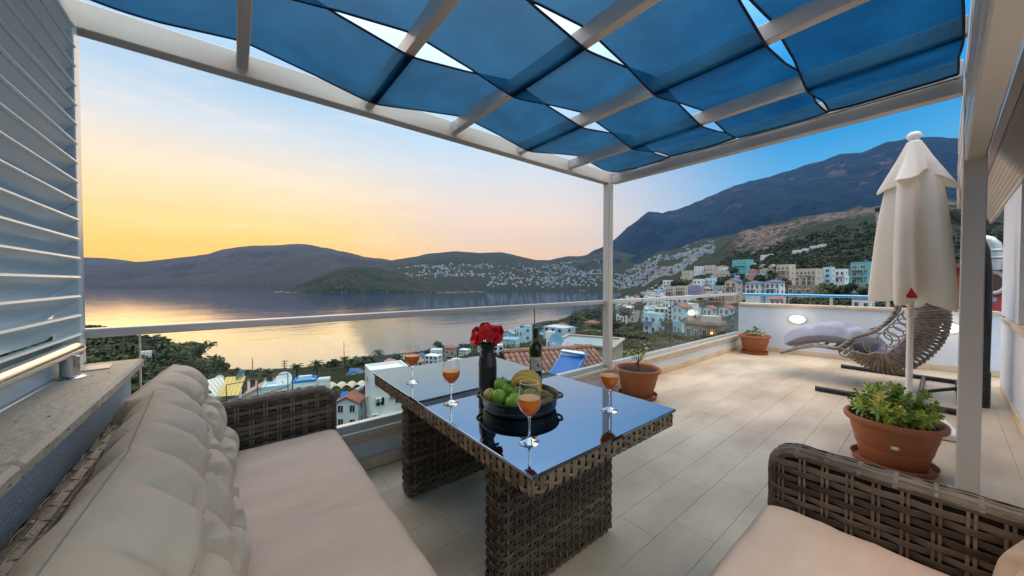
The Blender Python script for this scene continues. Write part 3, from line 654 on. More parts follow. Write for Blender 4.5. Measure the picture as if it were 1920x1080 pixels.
def weave(parent, path, S, zs, ds, w_, th, amp, org, closed=False, umax=None, stake_w=.012, ztop=None, zbot=None, mats=None, pair=False, spp=4, stakes=True):
    """horizontal strands in and out of upright stakes; every strand is an object"""
    n = max(2, int(round(S/ds))); d = S/n
    if closed and n % 2: n += 1; d = S/n
    for i, z in enumerate(zs):
        s1 = S if umax is None else max(d, min(S, umax(z)))
        k = int(s1/d*spp)+1; P = []; B = []; NN = []; jz, ja, jw = rng.uniform(-.0014, .0014), rng.uniform(.75, 1.25), rng.uniform(.86, 1.06)
        for j in range(k+1):
            s = min(j*d/spp, s1); p, nn = path(s)
            ph = math.sin(math.pi*s/d + i*math.pi); ph = math.copysign(abs(ph)**.7, ph)
            P.append(p + ZV*(z+jz+.0011*math.sin(s*11+i*2.3)) + nn*(amp*ja*ph)); B.append(ZV); NN.append(nn)
        mb = MB(); ribbon(mb, P, B, NN, w_*jw, th)
        m_ = (mats or M_wk)[int(rng.integers(0, len(mats or M_wk)))]
        mb.build('strand', m_, parent, angle=60, org=org)
    if stakes:
        for j in range(n):
            s = (j+.5)*d; p, nn = path(s); t_ = Vector((-nn.y, nn.x, 0))
            zt = ztop if ztop is not None else zs[-1]+.012; zb = zbot if zbot is not None else zs[0]-.012
            if umax is not None:
                while zt > zb+.05 and umax(zt) < s: zt -= .006
                if umax(zt) < s: continue
            mb = MB()
            for o_ in ((-.0065, .0065) if pair else (0,)):
                q = p+t_*o_; P = [q+ZV*(zb+(zt-zb)*f_) for f_ in (0, .5, 1)]
                ribbon(mb, P, [t_]*3, [nn]*3, stake_w*(.62 if pair else 1), th)
            mb.build('stake', M_wkl if pair else M_wk[1], parent, angle=60, org=org)
def wicker_arm(parent, name, p0, U, Nn, L_, H, thick, r, zlow, org, ds=.062, rowh=.0265, faces=(1,), front=True, border_n=9, wraps=True, inset=.0):
    """panel that starts at p0 (middle of its thickness), runs along U; Nn is the normal of its inner side"""
    p0 = Vector(p0); U = Vector(U); Nn = Vector(Nn); h2 = thick/2
    def umax(z): 
        if z <= H-r: return L_-.008
        return L_-r+math.sqrt(max(0, r*r-(z-(H-r))**2))-.014
    out = [(0, H)] + [(L_-r, H)] + [(L_-r+r*math.sin(a), H-r+r*math.cos(a)) for a in np.linspace(0, math.pi/2, 9)[1:]] + [(L_, zlow)]
    core = [(0, zlow)] + [(min(u, L_-.012), z-.012) for u, z in out[:-1]] + [(L_-.012, zlow)]
    mb = MB(); k = len(core)
    vs = [p0+U*u+ZV*z+Nn*s_*(h2-.006) for s_ in (1, -1) for u, z in core]
    mb.add(vs, [tuple(range(k)), tuple(range(k, 2*k))[::-1]] + [(i, k+i, k+(i+1) % k, (i+1) % k) for i in range(k)])
    a = mb.build(name, M_core, parent, smooth=False, org=org)
    zs = list(np.arange(zlow+.02, H-.028, rowh))
    for s_ in faces:
        q = p0+Nn*s_*h2
        f, S = line_path(q, U, Nn*s_, L_-.008)
        weave(a, f, S, zs, ds, rowh*.86, .0032, .0042, org, umax=umax, pair=True, ztop=H-.02, zbot=zlow)
    # border of parallel reeds that follows the outline across the whole thickness
    path = []
    for i in range(len(out)-1):
        (u0, z0), (u1, z1) = out[i], out[i+1]; n = max(1, int(math.hypot(u1-u0, z1-z0)/.02))
        for j in range(n): path.append((u0+(u1-u0)*j/n, z0+(z1-z0)*j/n))
    path.append(out[-1]); P2 = [Vector((u, z)) for u, z in path]; nrm = []
    for i in range(len(P2)):
        t_ = (P2[min(i+1, len(P2)-1)]-P2[max(i-1, 0)]).normalized(); nrm.append(Vector((-t_.y, t_.x)))
    for kk in range(border_n):
        th_ = math.pi*(kk+.5)/border_n; P = []; B = []; NN = []
        for i, (q, n2) in enumerate(zip(P2, nrm)):
            o3 = U*n2.x+ZV*n2.y
            nn = (Nn*math.cos(th_)+o3*math.sin(th_)); b_ = (o3*math.cos(th_)-Nn*math.sin(th_))
            wob = .0022*math.sin(i*.02/.062*math.pi+kk*math.pi)
            base = p0+U*q.x+ZV*q.y-o3*.02
            P.append(base+Nn*math.cos(th_)*(h2+.003)+o3*math.sin(th_)*.026+nn*wob); B.append(b_); NN.append(nn)
        mb = MB(); ribbon(mb, P, B, NN, (thick+.05)/border_n*1.05, .0035)
        mb.build('border_strand', M_wk[int(rng.integers(0, 2))], a, angle=60, org=org)
    if wraps:
        s = .04; acc = 0; last = P2[0]; i = 0
        for i in range(1, len(P2)):
            acc += (P2[i]-last).length; last = P2[i]
            if acc >= ds:
                acc = 0; q, n2 = P2[i], nrm[i]; o3 = U*n2.x+ZV*n2.y; t3 = U*(n2.y)+ZV*(-n2.x)
                base = p0+U*q.x+ZV*q.y-o3*.02; P = []; B = []; NN = []
                for j in range(13):
                    th_ = math.pi*j/12; nn = Nn*math.cos(th_)+o3*math.sin(th_)
                    P.append(base+Nn*math.cos(th_)*(h2+.003)+o3*math.sin(th_)*.026+nn*(.0015+.0022*math.cos(j*math.pi*.75+i))); B.append(t3); NN.append(nn)
                mb = MB(); ribbon(mb, P, B, NN, .011, .003); mb.build('wrap', M_wk[1], a, angle=60, org=org)
    return a

# cushions
M_cush = mat('beige_cotton', (.66, .50, .365), (.72, .555, .415), rough=.85, scale=6, bump=.30, bscale=26, spec=.2)
M_seat = mat('taupe_cotton', (.62, .45, .35), (.68, .505, .40), rough=.85, scale=3, bump=.5, bscale=5.5, spec=.2, stretch=(1, 2.4, 1))
M_lilac = mat('grey_lilac_cotton', (.30, .32, .42), (.38, .39, .48), rough=.85, scale=4, bump=.35, bscale=16, spec=.2)
M_pipe = mat('seam_piping', (.33, .27, .225), rough=.9)
def cushion(lx, ly, lz, nx=40, ny=40, p=10, q=2.2, tufts=None, tsig=.05, tdep=.5, lines=None, seed=0, edge=0.0, quilt=None):
    xs = np.sin(np.linspace(-math.pi/2, math.pi/2, nx)); ys = np.sin(np.linspace(-math.pi/2, math.pi/2, ny))
    X, Y = np.meshgrid(xs, ys, indexing='ij')
    h = np.clip(1-np.abs(X)**p, 0, 1)**(1/q)*np.clip(1-np.abs(Y)**p, 0, 1)**(1/q)
    mul = np.ones_like(h); PX, PY = X*lx/2, Y*ly/2
    if tufts is not None:
        for tx, ty in tufts: mul -= tdep*np.exp(-((PX-tx)**2+(PY-ty)**2)/(tsig**2))
    if lines:
        for (ax, ay), (bx, by), dp, sg in lines:
            L2 = (bx-ax)**2+(by-ay)**2; tt = np.clip(((PX-ax)*(bx-ax)+(PY-ay)*(by-ay))/L2, 0, 1)
            d2 = (PX-ax-tt*(bx-ax))**2+(PY-ay-tt*(by-ay))**2; mul -= dp*np.exp(-d2/sg**2)
    if tufts is not None:
        for q_, (tx, ty) in enumerate(tufts):
            rr_ = np.hypot(PX-tx, PY-ty); th_ = np.arctan2(PY-ty, PX-tx)
            mul += .055*np.sin(7*th_+q_*1.7+seed)*np.exp(-((rr_-.055)/.04)**2) + .03*np.sin(13*th_+q_*2.9)*np.exp(-((rr_-.04)/.025)**2)
    mul = np.clip(mul, .28, 1.2)
    if quilt:
        u = (PX/lx+.5)*quilt[0]; v = (PY/ly+.5)*quilt[1]
        cu = np.abs(np.sin(math.pi*u))**.55; cv_ = np.abs(np.sin(math.pi*v))**.55
        cu = np.where((u < .5) | (u > quilt[0]-.5), 1, cu) if quilt[0] > 1 else cu*0+1
        cv_ = np.where((v < .5) | (v > quilt[1]-.5), 1, cv_) if quilt[1] > 1 else cv_*0+1
        mul = .22+.78*(.5*cu+.5*cv_)
        for i_ in range(1, quilt[0]):
            for j_ in range(1, quilt[1]):
                dx_, dy_ = PX-(i_/quilt[0]-.5)*lx, PY-(j_/quilt[1]-.5)*ly; rr_ = np.hypot(dx_, dy_); th_ = np.arctan2(dy_, dx_)
                mul += .075*np.cos(8*th_+seed+i_*2+j_)*np.exp(-((rr_-.06)/.035)**2) + .03*np.cos(15*th_+seed)*np.exp(-((rr_-.05)/.03)**2) - .25*np.exp(-(rr_/.022)**2)
        # pleats that run from the seam to the first row of buttons
        mul += .05*np.sin(u*math.pi*4+seed)*np.exp(-((np.abs(Y)-.93)/.07)**2) + .05*np.sin(v*math.pi*4+seed)*np.exp(-((np.abs(X)-.93)/.07)**2)
        h = h*(1+.16*fbm(PX*3+seed, PY*3+seed, 2))
    wr = fbm(PX*14+seed, PY*14, 4)*.012
    if not quilt: wr = wr + .017*fbm(PX*3.2+PY*1.3+seed, PY*9-PX*4, 4)+.004*np.abs(fbm(PX*2+seed, PY*13, 3))*2
    top = h*lz/2*mul + wr*h; bot = -h*lz/2*(mul if quilt else 1)
    sx_ = 1-edge*(1-np.abs(Y)**2)*0
    mb = MB(); T = [[(PX[i, j], PY[i, j], top[i, j]) for j in range(ny)] for i in range(nx)]
    mb.grid(T)
    mb.grid([[(PX[i, j], PY[i, j], bot[i, j]) for j in range(ny)] for i in range(nx)], flip=True)
    return mb
def biscuit(w_, h_, nx, ny, dp=.20, sg=.02):
    """buttons and the creases that join them"""
    T = [(-w_/2+w_*(i+.5)/nx, -h_/2+h_*(j+.5)/ny) for i in range(nx) for j in range(ny)]; Ls = []
    for i in range(nx):
        for j in range(ny):
            a = T[i*ny+j]
            if i < nx-1: Ls.append((a, T[(i+1)*ny+j], dp, sg))
            if j < ny-1: Ls.append((a, T[i*ny+j+1], dp, sg))
        Ls.append((T[i*ny], (T[i*ny][0], -h_/2), dp*.8, sg)); Ls.append((T[i*ny+ny-1], (T[i*ny+ny-1][0], h_/2), dp*.8, sg))
    for j in range(ny):
        Ls.append((T[j], (-w_/2, T[j][1]), dp*.8, sg)); Ls.append((T[(nx-1)*ny+j], (w_/2, T[(nx-1)*ny+j][1]), dp*.8, sg))
    return T, Ls

# --- left sofa
O = (.06, .85, 0)
sofa = thing('sofa', 'long brown wicker sofa along the left side wall under tufted beige cushions', 'sofa', O)
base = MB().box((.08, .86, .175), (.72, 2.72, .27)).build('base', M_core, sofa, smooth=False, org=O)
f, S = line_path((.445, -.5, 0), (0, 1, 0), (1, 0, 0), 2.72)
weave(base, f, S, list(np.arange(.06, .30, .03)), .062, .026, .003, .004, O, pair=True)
wicker_arm(sofa, 'arm', (-.27, 2.288, 0), (1, 0, 0), (0, -1, 0), .735, .662, .075, .10, .05, O, faces=(1, -1))
wicker_arm(sofa, 'arm', (-.27, -.575, 0), (1, 0, 0), (0, 1, 0), .735, .662, .075, .10, .05, O, faces=(1,))
wicker_arm(sofa, 'back', (-.30, -.60, 0), (0, 1, 0), (1, 0, 0), 2.92, .812, .05, .05, .25, O, faces=(-1,), ds=.05, border_n=6)
for x, y in ((-.24, -.48), (.40, -.48), (-.24, 2.2), (.40, 2.2)): MB().box((x, y, .022), (.05, .05, .042), bev=.004).build('foot', M_core, sofa, org=O)
sc1 = cushion(.735, 2.76, .135, 36, 110, p=16, q=2.6, seed=3).build('seat_cushion', M_seat, None, (.092, .862, .385), angle=180)
for z_ in (.028, -.03): MB().tube([(sx_*.362, sy_, z_) for sx_, sy_ in ((1, -1.36), (1, 1.36))]+[(-.362, 1.36, z_), (-.362, -1.36, z_)], .003, 6, closed=True).build('seam_piping', M_pipe, sc1)
tag(sc1, 'long flat taupe seat cushion on the left wicker sofa', 'cushion')
labs = ['tufted beige back cushion at the far end of the left sofa beside the wicker arm', 'tufted beige back cushion in the middle of the left sofa', 'tufted beige back cushion closest to the viewer on the left sofa', 'tufted beige back cushion at the near hidden end of the left sofa']
for i, (yc, tilt, yaw, dz, dx) in enumerate(((1.965, 21, -5, -.030, -.040), (1.40, 16, 3, -.018, -.010), (.83, 16, -2, -.012, .0), (.26, 15, 1, -.01, 0))):
    T = [((i_/3-.5)*.60, (j_/3-.5)*.53) for i_ in (1, 2) for j_ in (1, 2)]
    mb = cushion(.60, .53, .24, 100, 100, p=4.2, q=1.9, seed=i*7, quilt=(3, 3))
    # local x -> along the sofa, local y -> up, local z -> to the front
    M = Matrix(((0, 0, 1), (1, 0, 0), (0, 1, 0))).to_4x4()
    M = Matrix.Translation((-.118+dx, yc, .672+dz)) @ Matrix.Rotation(R(yaw), 4, 'Z') @ Matrix.Rotation(R(-tilt), 4, 'Y') @ M
    c = mb.build('back_cushion', M_cush, None, angle=180); c.matrix_world = M
    tag(c, labs[i], 'cushion', 'back cushions of the left sofa')
    ed = .0; pp = []
    for a in np.linspace(-1, 1, 25): pp.append((a*.30*.93, .265*.992, .0))
    MB().tube(pp, .0032, 6).build('seam_piping', M_pipe, c)
    for tx, ty in T:
        MB().lathe([(.012, 0), (.010, .004), (.004, .006), (.0001, .006)], 10).build('button', M_pipe, c, (tx, ty, .022))

# --- armchair on the right
O = (1.08, 0, 0)
ch = thing('armchair', 'brown wicker armchair with taupe seat in the right foreground', 'armchair', O)
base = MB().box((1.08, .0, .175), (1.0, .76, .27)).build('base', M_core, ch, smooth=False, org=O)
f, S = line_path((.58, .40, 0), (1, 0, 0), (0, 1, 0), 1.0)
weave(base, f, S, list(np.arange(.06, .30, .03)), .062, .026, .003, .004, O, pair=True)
wicker_arm(ch, 'arm', (1.662, -.40, 0), (0, 1, 0), (-1, 0, 0), .82, .652, .095, .085, .05, O, faces=(1, -1), border_n=10)
wicker_arm(ch, 'arm', (.50, -.40, 0), (0, 1, 0), (1, 0, 0), .82, .652, .095, .085, .05, O, faces=(1,), border_n=10)
wicker_arm(ch, 'back', (.45, -.372, 0), (1, 0, 0), (0, 1, 0), 1.26, .80, .05, .06, .05, O, faces=(1,), border_n=5)
for x, y in ((.56, -.3), (1.6, -.3), (.56, .36), (1.6, .36)): MB().box((x, y, .022), (.05, .05, .042), bev=.004).build('foot', M_core, ch, org=O)
c2 = cushion(1.055, .79, .135, 60, 44, p=16, q=2.6, seed=9).build('seat_cushion', M_seat, None, (1.083, .030, .385), angle=180)
for z_ in (.028, -.03): MB().tube([(.522, -.386, z_), (.522, .386, z_), (-.522, .386, z_), (-.522, -.386, z_)], .003, 6, closed=True).build('seam_piping', M_pipe, c2)
tag(c2, 'flat taupe seat cushion on the right wicker armchair', 'cushion')
T, Ls = biscuit(.56, .42, 3, 2)
mb = cushion(.56, .46, .22, 80, 70, p=4.2, q=1.9, seed=40, quilt=(3, 2))
M = Matrix(((1, 0, 0), (0, 0, 1), (0, 1, 0))).to_4x4()
c3 = mb.build('back_cushion', M_cush, None, angle=180)
c3.matrix_world = Matrix.Translation((1.34, -.205, .645)) @ Matrix.Rotation(R(14), 4, 'X') @ M @ Matrix.Rotation(math.pi, 4, 'Y')
c3.matrix_world = Matrix.Translation((1.335, -.215, .640)) @ Matrix.Rotation(R(14), 4, 'X') @ Matrix(((-1, 0, 0), (0, 0, 1), (0, 1, 0))).to_4x4()
tag(c3, 'beige back cushion leaning inside the right wicker armchair', 'cushion')

# --- table
O = (1.145, 1.543, 0); TT = .69
tb = thing('table', 'brown wicker dining table with dark mirror glass top', 'table', O)
for yl in (1.105, 2.0):
    lg = MB().box((1.145, yl, .315), (.70, .09, .60)).build('leg', M_core, tb, smooth=False, org=O)
    f, S = loop_path((1.145, yl), .357, .052, .016)
    weave(lg, f, S, list(np.arange(.03, .61, .0215)), .042, .0205, .004, .0055, O, closed=True, stake_w=.013, zbot=.012, ztop=.615)
    for x in (.83, 1.46): MB().box((x, yl, .008), (.05, .05, .014)).build('foot', M_core, tb, smooth=False, org=O)
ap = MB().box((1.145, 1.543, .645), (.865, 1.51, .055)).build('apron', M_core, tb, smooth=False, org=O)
f, S = loop_path((1.145, 1.543), .437, .760, .02)
weave(ap, f, S, [.627, .642, .657, .670], .0375, .0125, .0035, .0045, O, closed=True, stakes=False, mats=[M_wkl, M_wk[1]], spp=5)
n = int(S/.0375); n += n % 2
for j in range(n):
    s = (j+.5)*S/n; p, nn = f(s); t_ = Vector((-nn.y, nn.x, 0)); P = []; B = []; NN = []
    for z, o_, an in ((.610, -.012, -70), (.6135, .001, -35), (.622, .0045, -8), (.642, .0055 if j % 2 else .0035, 0), (.662, .006, 8), (.672, .002, 40), (.6755, -.006, 80), (.6755, -.016, 90)):
        q = nn*math.cos(R(an))+ZV*math.sin(R(an)); P.append(p+nn*o_+ZV*z); B.append(t_); NN.append(q)
    mb = MB()
    for q in (-.0058, .0058): ribbon(mb, [x+t_*q for x in P], B, NN, .0105, .004)
    mb.build('wrap', M_wkl if j % 3 else M_wk[1], ap, angle=60, org=O)
M_mirror = mat('dark_glass_top', (.25, .36, .50), rough=.012, metal=1.0)
MB().box((1.145, 1.543, .6835), (.894, 1.540, .0125), bev=.0015).build('glass_top', M_mirror, tb, org=O)
TT = .690

# --- things on the table
M_clear = glass_mat('clear_glass', (.975, .985, .98), 1.52, 0, 1.5)
M_stem = mat('solid_glass', (1, 1, 1), rough=0.0, trans=1.0, ior=1.48)
M_juice = mat('orange_juice', (1.0, .34, .008), rough=.3, scale=6)
for m_, c_ in ((M_juice, (1.0, .44, .02, 1)),):
    nt_ = m_.node_tree; tl = nt_.nodes.new('ShaderNodeBsdfTranslucent'); tl.inputs[0].default_value = c_; mx_ = nt_.nodes.new('ShaderNodeMixShader'); mx_.inputs[0].default_value = .5
    nt_.links.new(nt_.nodes['Principled BSDF'].outputs[0], mx_.inputs[1]); nt_.links.new(tl.outputs[0], mx_.inputs[2]); nt_.links.new(mx_.outputs[0], nt_.nodes['Material Output'].inputs[0])
M_foam = mat('juice_foam', (.95, .46, .22), (.92, .38, .12), rough=.5, scale=90)
bowlp = [(.0085, .098), (.016, .1035), (.026, .112), (.0355, .124), (.0415, .1375), (.0432, .150), (.0422, .165), (.0395, .185), (.0365, .205), (.0345, .222)]
inner = [(max(r_-.0014, .0004), z+.0012) for r_, z in bowlp]
fl_me = MB().lathe(bowlp, 40, capb=False, capt=False).mesh('bowl', M_clear, angle=180)
rim_me = MB().tube([(.0345*math.cos(a), .0345*math.sin(a), .222) for a in np.linspace(0, 2*math.pi, 41)[:-1]], .0011, 6, closed=True).mesh('rim', mat('glass_rim', (.85, .87, .88), rough=.1, spec=.9), angle=180)
stem_me = MB().lathe([(.0001, .0002), (.034, .0002), (.037, .0012), (.0365, .0026), (.030, .0045), (.018, .009), (.008, .016), (.0045, .024), (.0036, .045), (.0036, .075), (.0048, .090), (.0085, .0985), (.0001, .0985)], 40).mesh('stem', M_stem, angle=60)
jl = 7
def juice_mesh(level):
    pr = [(0.0005, .1005)]+[(r_-.0012, z) for r_, z in bowlp[1:] if z < level]
    r_l = np.interp(level, [z for _, z in bowlp], [r_ for r_, _ in bowlp])-.0012
    mb = MB(); mb.lathe(pr+[(r_l, level)], 36, capb=False, capt=False); mb.lathe([(r_l, level), (r_l*.6, level+.0006), (.0005, level+.0006)], 36, mi=1, capb=False); return mb.mesh('juice', [M_juice, M_foam], angle=60)
for (x, y, lv, lab) in ((.805, 1.934, .160, 'tulip glass of orange juice at the far left corner of the table'), (.813, 1.485, .160, 'tulip glass of orange juice beside the dark vase on the left table edge'), (.839, .946, .166, 'tulip glass of orange juice nearest the front corner in front of the fruit'), (1.335, .954, .163, 'tulip glass of orange juice on the right side of the table alone')):
    g = thing('wine_glass', lab, 'glass', (x, y, TT), rng.random()*3, 'juice glasses on the table')
    put('bowl', fl_me, g); put('rim', rim_me, g); put('stem', stem_me, g); put('juice', juice_mesh(lv), g)
# dark metal churn vase and red bouquet
M_blk = mat('black_enamel', (.012, .013, .015), (.022, .023, .025), rough=.38, scale=14, bump=.06, bscale=50)
V = thing('vase', 'black metal churn vase with two small wire handles', 'vase', (1.02, 1.475, TT), R(20))
MB().lathe([(.040, 0), (.0455, .002), (.047, .006), (.047, .05), (.0478, .052), (.047, .055), (.047, .155), (.0478, .158), (.047, .161), (.0455, .185), (.040, .207), (.034, .222), (.0325, .232), (.036, .245), (.043, .262), (.0455, .270), (.044, .2705), (.034, .245), (.030, .20), (.0005, .19)], 40).build('body', M_blk, V)
for sgn in (-1, 1):
    MB().tube([(sgn*.044, 0, .19), (sgn*.060, 0, .205), (sgn*.072, 0, .222), (sgn*.073, 0, .236), (sgn*.060, 0, .238), (sgn*.041, 0, .222)], .0024, 8).build('handle', M_blk, V)
FB = thing('rose_bouquet', 'round bunch of bright red flowers standing in the black vase', 'flowers', (1.02, 1.475, TT+.215))
M_red = mat('red_petal', (.70, .004, .010), (.88, .014, .020), rough=.55, scale=30, obrand=.15)
M_stemg = mat('flower_stem', (.03, .08, .02), rough=.6)
def flower_mesh(seed, rad):
    g = random.Random(seed); mb = MB()
    for ring, (np_, el_, rr) in enumerate(((6, 8, 1.0), (6, 35, .95), (5, 60, .8), (4, 80, .6))):
        for j in range(np_):
            a = 2*math.pi*(j+ring*.5+g.uniform(-.2, .2))/np_; e_ = R(el_+g.uniform(-12, 12)); L_ = rad*rr*g.uniform(.85, 1.1); wd = L_*.62; P = []
            for u in np.linspace(0, 1, 5):
                row = []
                for v in (-1, -.5, 0, .5, 1):
                    ww = wd*math.sin(math.pi*min(1, .12+u*.80))**.8*v
                    ez = e_ - u*u*.55; out = L_*u*math.cos(ez); up = L_*u*math.sin(ez)+.10*L_*v*v*(1 if u > .2 else 0)+g.uniform(-.02, .02)*L_
                    row.append((out*math.cos(a)-ww*math.sin(a), out*math.sin(a)+ww*math.cos(a), up))
                P.append(row)
            mb.grid(P)
    return mb.mesh('flower', M_red, angle=180)
fms = [flower_mesh(i, .040) for i in range(4)]
for i in range(17):
    if i == 0: d = Vector((0, 0, 1))
    elif i < 6: a = i*2*math.pi/5; d = Vector((math.cos(a)*.75, math.sin(a)*.75, .72)).normalized()
    else: a = i*2*math.pi/11+.3; d = Vector((math.cos(a), math.sin(a), .12+.22*(i % 2))).normalized()
    p = Vector((d.x*.068, d.y*.068, .092+d.z*.046+.014*math.sin(i*2.3)))
    q = d.to_track_quat('Z', 'Y').to_euler()
    put('flower', fms[i % 4], FB, p, rot=q, scale=random.uniform(.62, .98))
    MB().tube([(d.x*.012, d.y*.012, -.02), p*.6+Vector((0, 0, .02)), p], .0016, 5).build('stem', M_stemg, FB)
M_leaf = mat('green_leaf', (.025, .075, .015), (.06, .14, .03), rough=.5, scale=10, obrand=.25)
for i in range(8):
    a = i*.8; MB().grid([[((.03+.045*u)*math.cos(a)-.016*math.sin(math.pi*u)*v*math.sin(a), (.03+.045*u)*math.sin(a)+.016*math.sin(math.pi*u)*v*math.cos(a), .055+.015*u-.02*u*u) for v in (-1, 0, 1)] for u in np.linspace(0, 1, 5)]).build('leaf', M_leaf, FB)
# wine bottle
BT = thing('wine_bottle', 'green glass wine bottle with cream label behind the fruit tray', 'bottle', (1.388, 1.51, TT), R(150))
M_bott = mat('green_bottle_glass', (.16, .20, .012), rough=.03, trans=.92, ior=1.45, spec=.6)
bp_ = [(.0005, .004), (.028, .002), (.036, .0005), (.038, .005), (.038, .195), (.0365, .208), (.031, .224), (.022, .238), (.0165, .250), (.0145, .262), (.0140, .296), (.0155, .297), (.0155, .306), (.0135, .308), (.0135, .316), (.0005, .316)]
MB().lathe(bp_, 40).build('glass_body', M_bott, BT)
M_wine = mat('white_wine', (.20, .17, .01), rough=.1)
MB().lathe([(.0005, .007), (.033, .007), (.0345, .012), (.0345, .192), (.033, .204), (.028, .219), (.0195, .234), (.0005, .236)], 32).build('wine', mat('dark_wine', (.045, .045, .008), rough=.2), BT)
MB().lathe([(.01515, .255), (.01475, .262), (.01465, .290), (.0162, .2955), (.0162, .307), (.0142, .3085), (.0142, .3175), (.0005, .3178)], 32).build('capsule', mat('dark_foil', (.02, .018, .016), rough=.35, metal=.4), BT)
def patch(rad, a0, a1, z0, z1, n=12): return MB().grid([[(rad*math.cos(a), rad*math.sin(a), z) for z in (z0, z1)] for a in np.linspace(a0, a1, n)])
lb = patch(.0383, R(-52), R(52), .070, .150).build('label', mat('cream_label', (.62, .55, .44), (.70, .63, .52), rough=.7, scale=20), BT, rz=R(85))
M_ink = mat('label_ink', (.10, .06, .05), rough=.7); M_inkr = mat('label_red', (.40, .05, .05), rough=.7)
for (a0, a1, z0, z1, mm_) in ((-14, 10, .128, .131, M_ink), (-10, 6, .121, .1228, M_ink), (2, 9, .094, .112, M_inkr), (5, 7, .112, .118, M_inkr), (-25, -8, .090, .0915, M_ink), (-22, -10, .0865, .088, M_ink), (9, 13, .086, .096, M_ink)):
    patch(.03845, R(a0*2.6), R(a1*2.6), z0, z1, 6).build('label_print', mm_, lb)
# fruit tray
lat = Vector((.78, -.625, 0)); dpt = Vector((.625, .78, 0))
TR_C = Vector((1.052, 1.255, TT))
tr = thing('fruit_tray', 'round black metal tray with low rim and two loop handles', 'tray', TR_C, R(-38.7))
MB().lathe([(.0005, .0), (.155, .0), (.166, .003), (.170, .010), (.177, .050), (.183, .058), (.186, .060), (.186, .063), (.180, .063), (.174, .052), (.166, .012), (.160, .006), (.0005, .006)], 64).build('body', M_blk, tr)
MB().tube([(.1845*math.cos(a), .1845*math.sin(a), .0615) for a in np.linspace(0, 2*math.pi, 65)[:-1]], .0032, 8, closed=True).build('rim', M_blk, tr)
MB().tube([(.1725*math.cos(a), .1725*math.sin(a), .020) for a in np.linspace(0, 2*math.pi, 65)[:-1]], .0018, 6, closed=True).build('bead', mat('worn_edge', (.10, .085, .065), rough=.4), tr)
for sgn in (-1, 1):
    MB().tube([(sgn*.179, -.035, .052), (sgn*.192, -.031, .054), (sgn*.199, -.020, .055), (sgn*.201, 0, .055), (sgn*.199, .020, .055), (sgn*.192, .031, .054), (sgn*.179, .035, .052)], .006, 8).build('handle', M_blk, tr)
M_gold = mat('gold_print', (.30, .24, .06), rough=.5)
for i in range(-5, 6):
    a = -math.pi/2 - .62 + i*.05; rr_ = .1765
    MB().add([((rr_+.0012*(k_ % 2)+.0008)*math.cos(a+.012*math.cos(k_*1.05)), (rr_+.0008)*math.sin(a+.012*math.cos(k_*1.05)), .040+.006*math.sin(k_*1.05+i)) for k_ in range(6)], [tuple(range(6))]).build('gold_motif', M_gold, tr)
M_apple = mat('green_apple', (.20, .36, .03), (.33, .46, .06), rough=.28, scale=9, spec=.5, obrand=.1, c3=(.27, .42, .045))
M_quince = mat('yellow_quince', (.52, .40, .08), (.60, .50, .16), rough=.4, scale=8)
M_ban = mat('banana_skin', (.66, .34, .025), (.74, .42, .05), rough=.45, scale=10, lo=.4, hi=.6)
M_bant = mat('banana_tip', (.16, .13, .03), rough=.7)
M_kiwi = mat('kiwi_skin', (.26, .165, .085), (.36, .24, .13), rough=.9, scale=40, bump=.4, bscale=200)
M_stalk = mat('fruit_stalk', (.07, .045, .02), rough=.8)
aprof = [(.0006, .006), (.008, .0035), (.016, .0012), (.024, .004), (.033, .016), (.0385, .034), (.0385, .046), (.034, .058), (.026, .0665), (.016, .0705), (.009, .069), (.004, .0645), (.0006, .063)]
ap_me = MB().lathe(aprof, 28, fn=lambda a, u: 1+.025*math.cos(5*a)*(1 if u < .5 else .6)).mesh('skin', M_apple, angle=180)
st_me = MB().tube([(0, 0, .060), (.001, 0, .072), (.005, .001, .082)], .0014, 6).mesh('stalk', M_stalk)
fr = [(-.098, -.025, .012, 'green apple at the front left of the tray', (-95, 25)), (-.026, -.085, .012, 'green apple in front below the bananas', (-40, 60)), (-.088, .075, .042, 'green apple at the back left of the tray', (10, 20)), (-.050, .040, .028, 'green apple half hidden between the front apples and bananas', (5, 70)), (.062, .082, .044, 'green apple at the back right beside the bottle', (8, 10)), (-.01, .02, .010, 'green apple at the bottom under the bananas', (20, 0)), (.05, -.01, .010, 'green apple under the banana tips', (10, 40))]
for l_, d_, z_, lab, (tx, tz) in fr:
    p = TR_C + lat*l_ + dpt*d_ + Vector((0, 0, z_))
    a = thing('apple', lab, 'apple', p, 0, 'green apples in the tray'); 
    q = Euler((R(tx), 0, R(tz))); c_ = Vector((0, 0, .036)); off = c_ - q.to_matrix() @ c_
    a.rotation_euler = q; a.location = p+off
    put('skin', ap_me, a); put('stalk', st_me, a)
qn = thing('quince', 'pale yellow quince at the left rim of the tray', 'fruit', TR_C+lat*-.142+dpt*.015+Vector((0, 0, .020)), 0)
qn.rotation_euler = (R(28), R(-20), 0)
MB().lathe([(.0006, .003), (.016, .0), (.029, .010), (.035, .028), (.033, .046), (.024, .062), (.014, .071), (.006, .074), (.0006, .073)], 24).build('skin', M_quince, qn); MB().tube([(0, 0, .072), (.002, 0, .083)], .0015, 6).build('stalk', M_stalk, qn)
bn = thing('banana_bunch', 'bunch of three yellow bananas on top of the fruit', 'bananas', TR_C+lat*-.042+dpt*.030+Vector((0, 0, .098)))
bn.rotation_euler = (0, 0, R(-38.7))
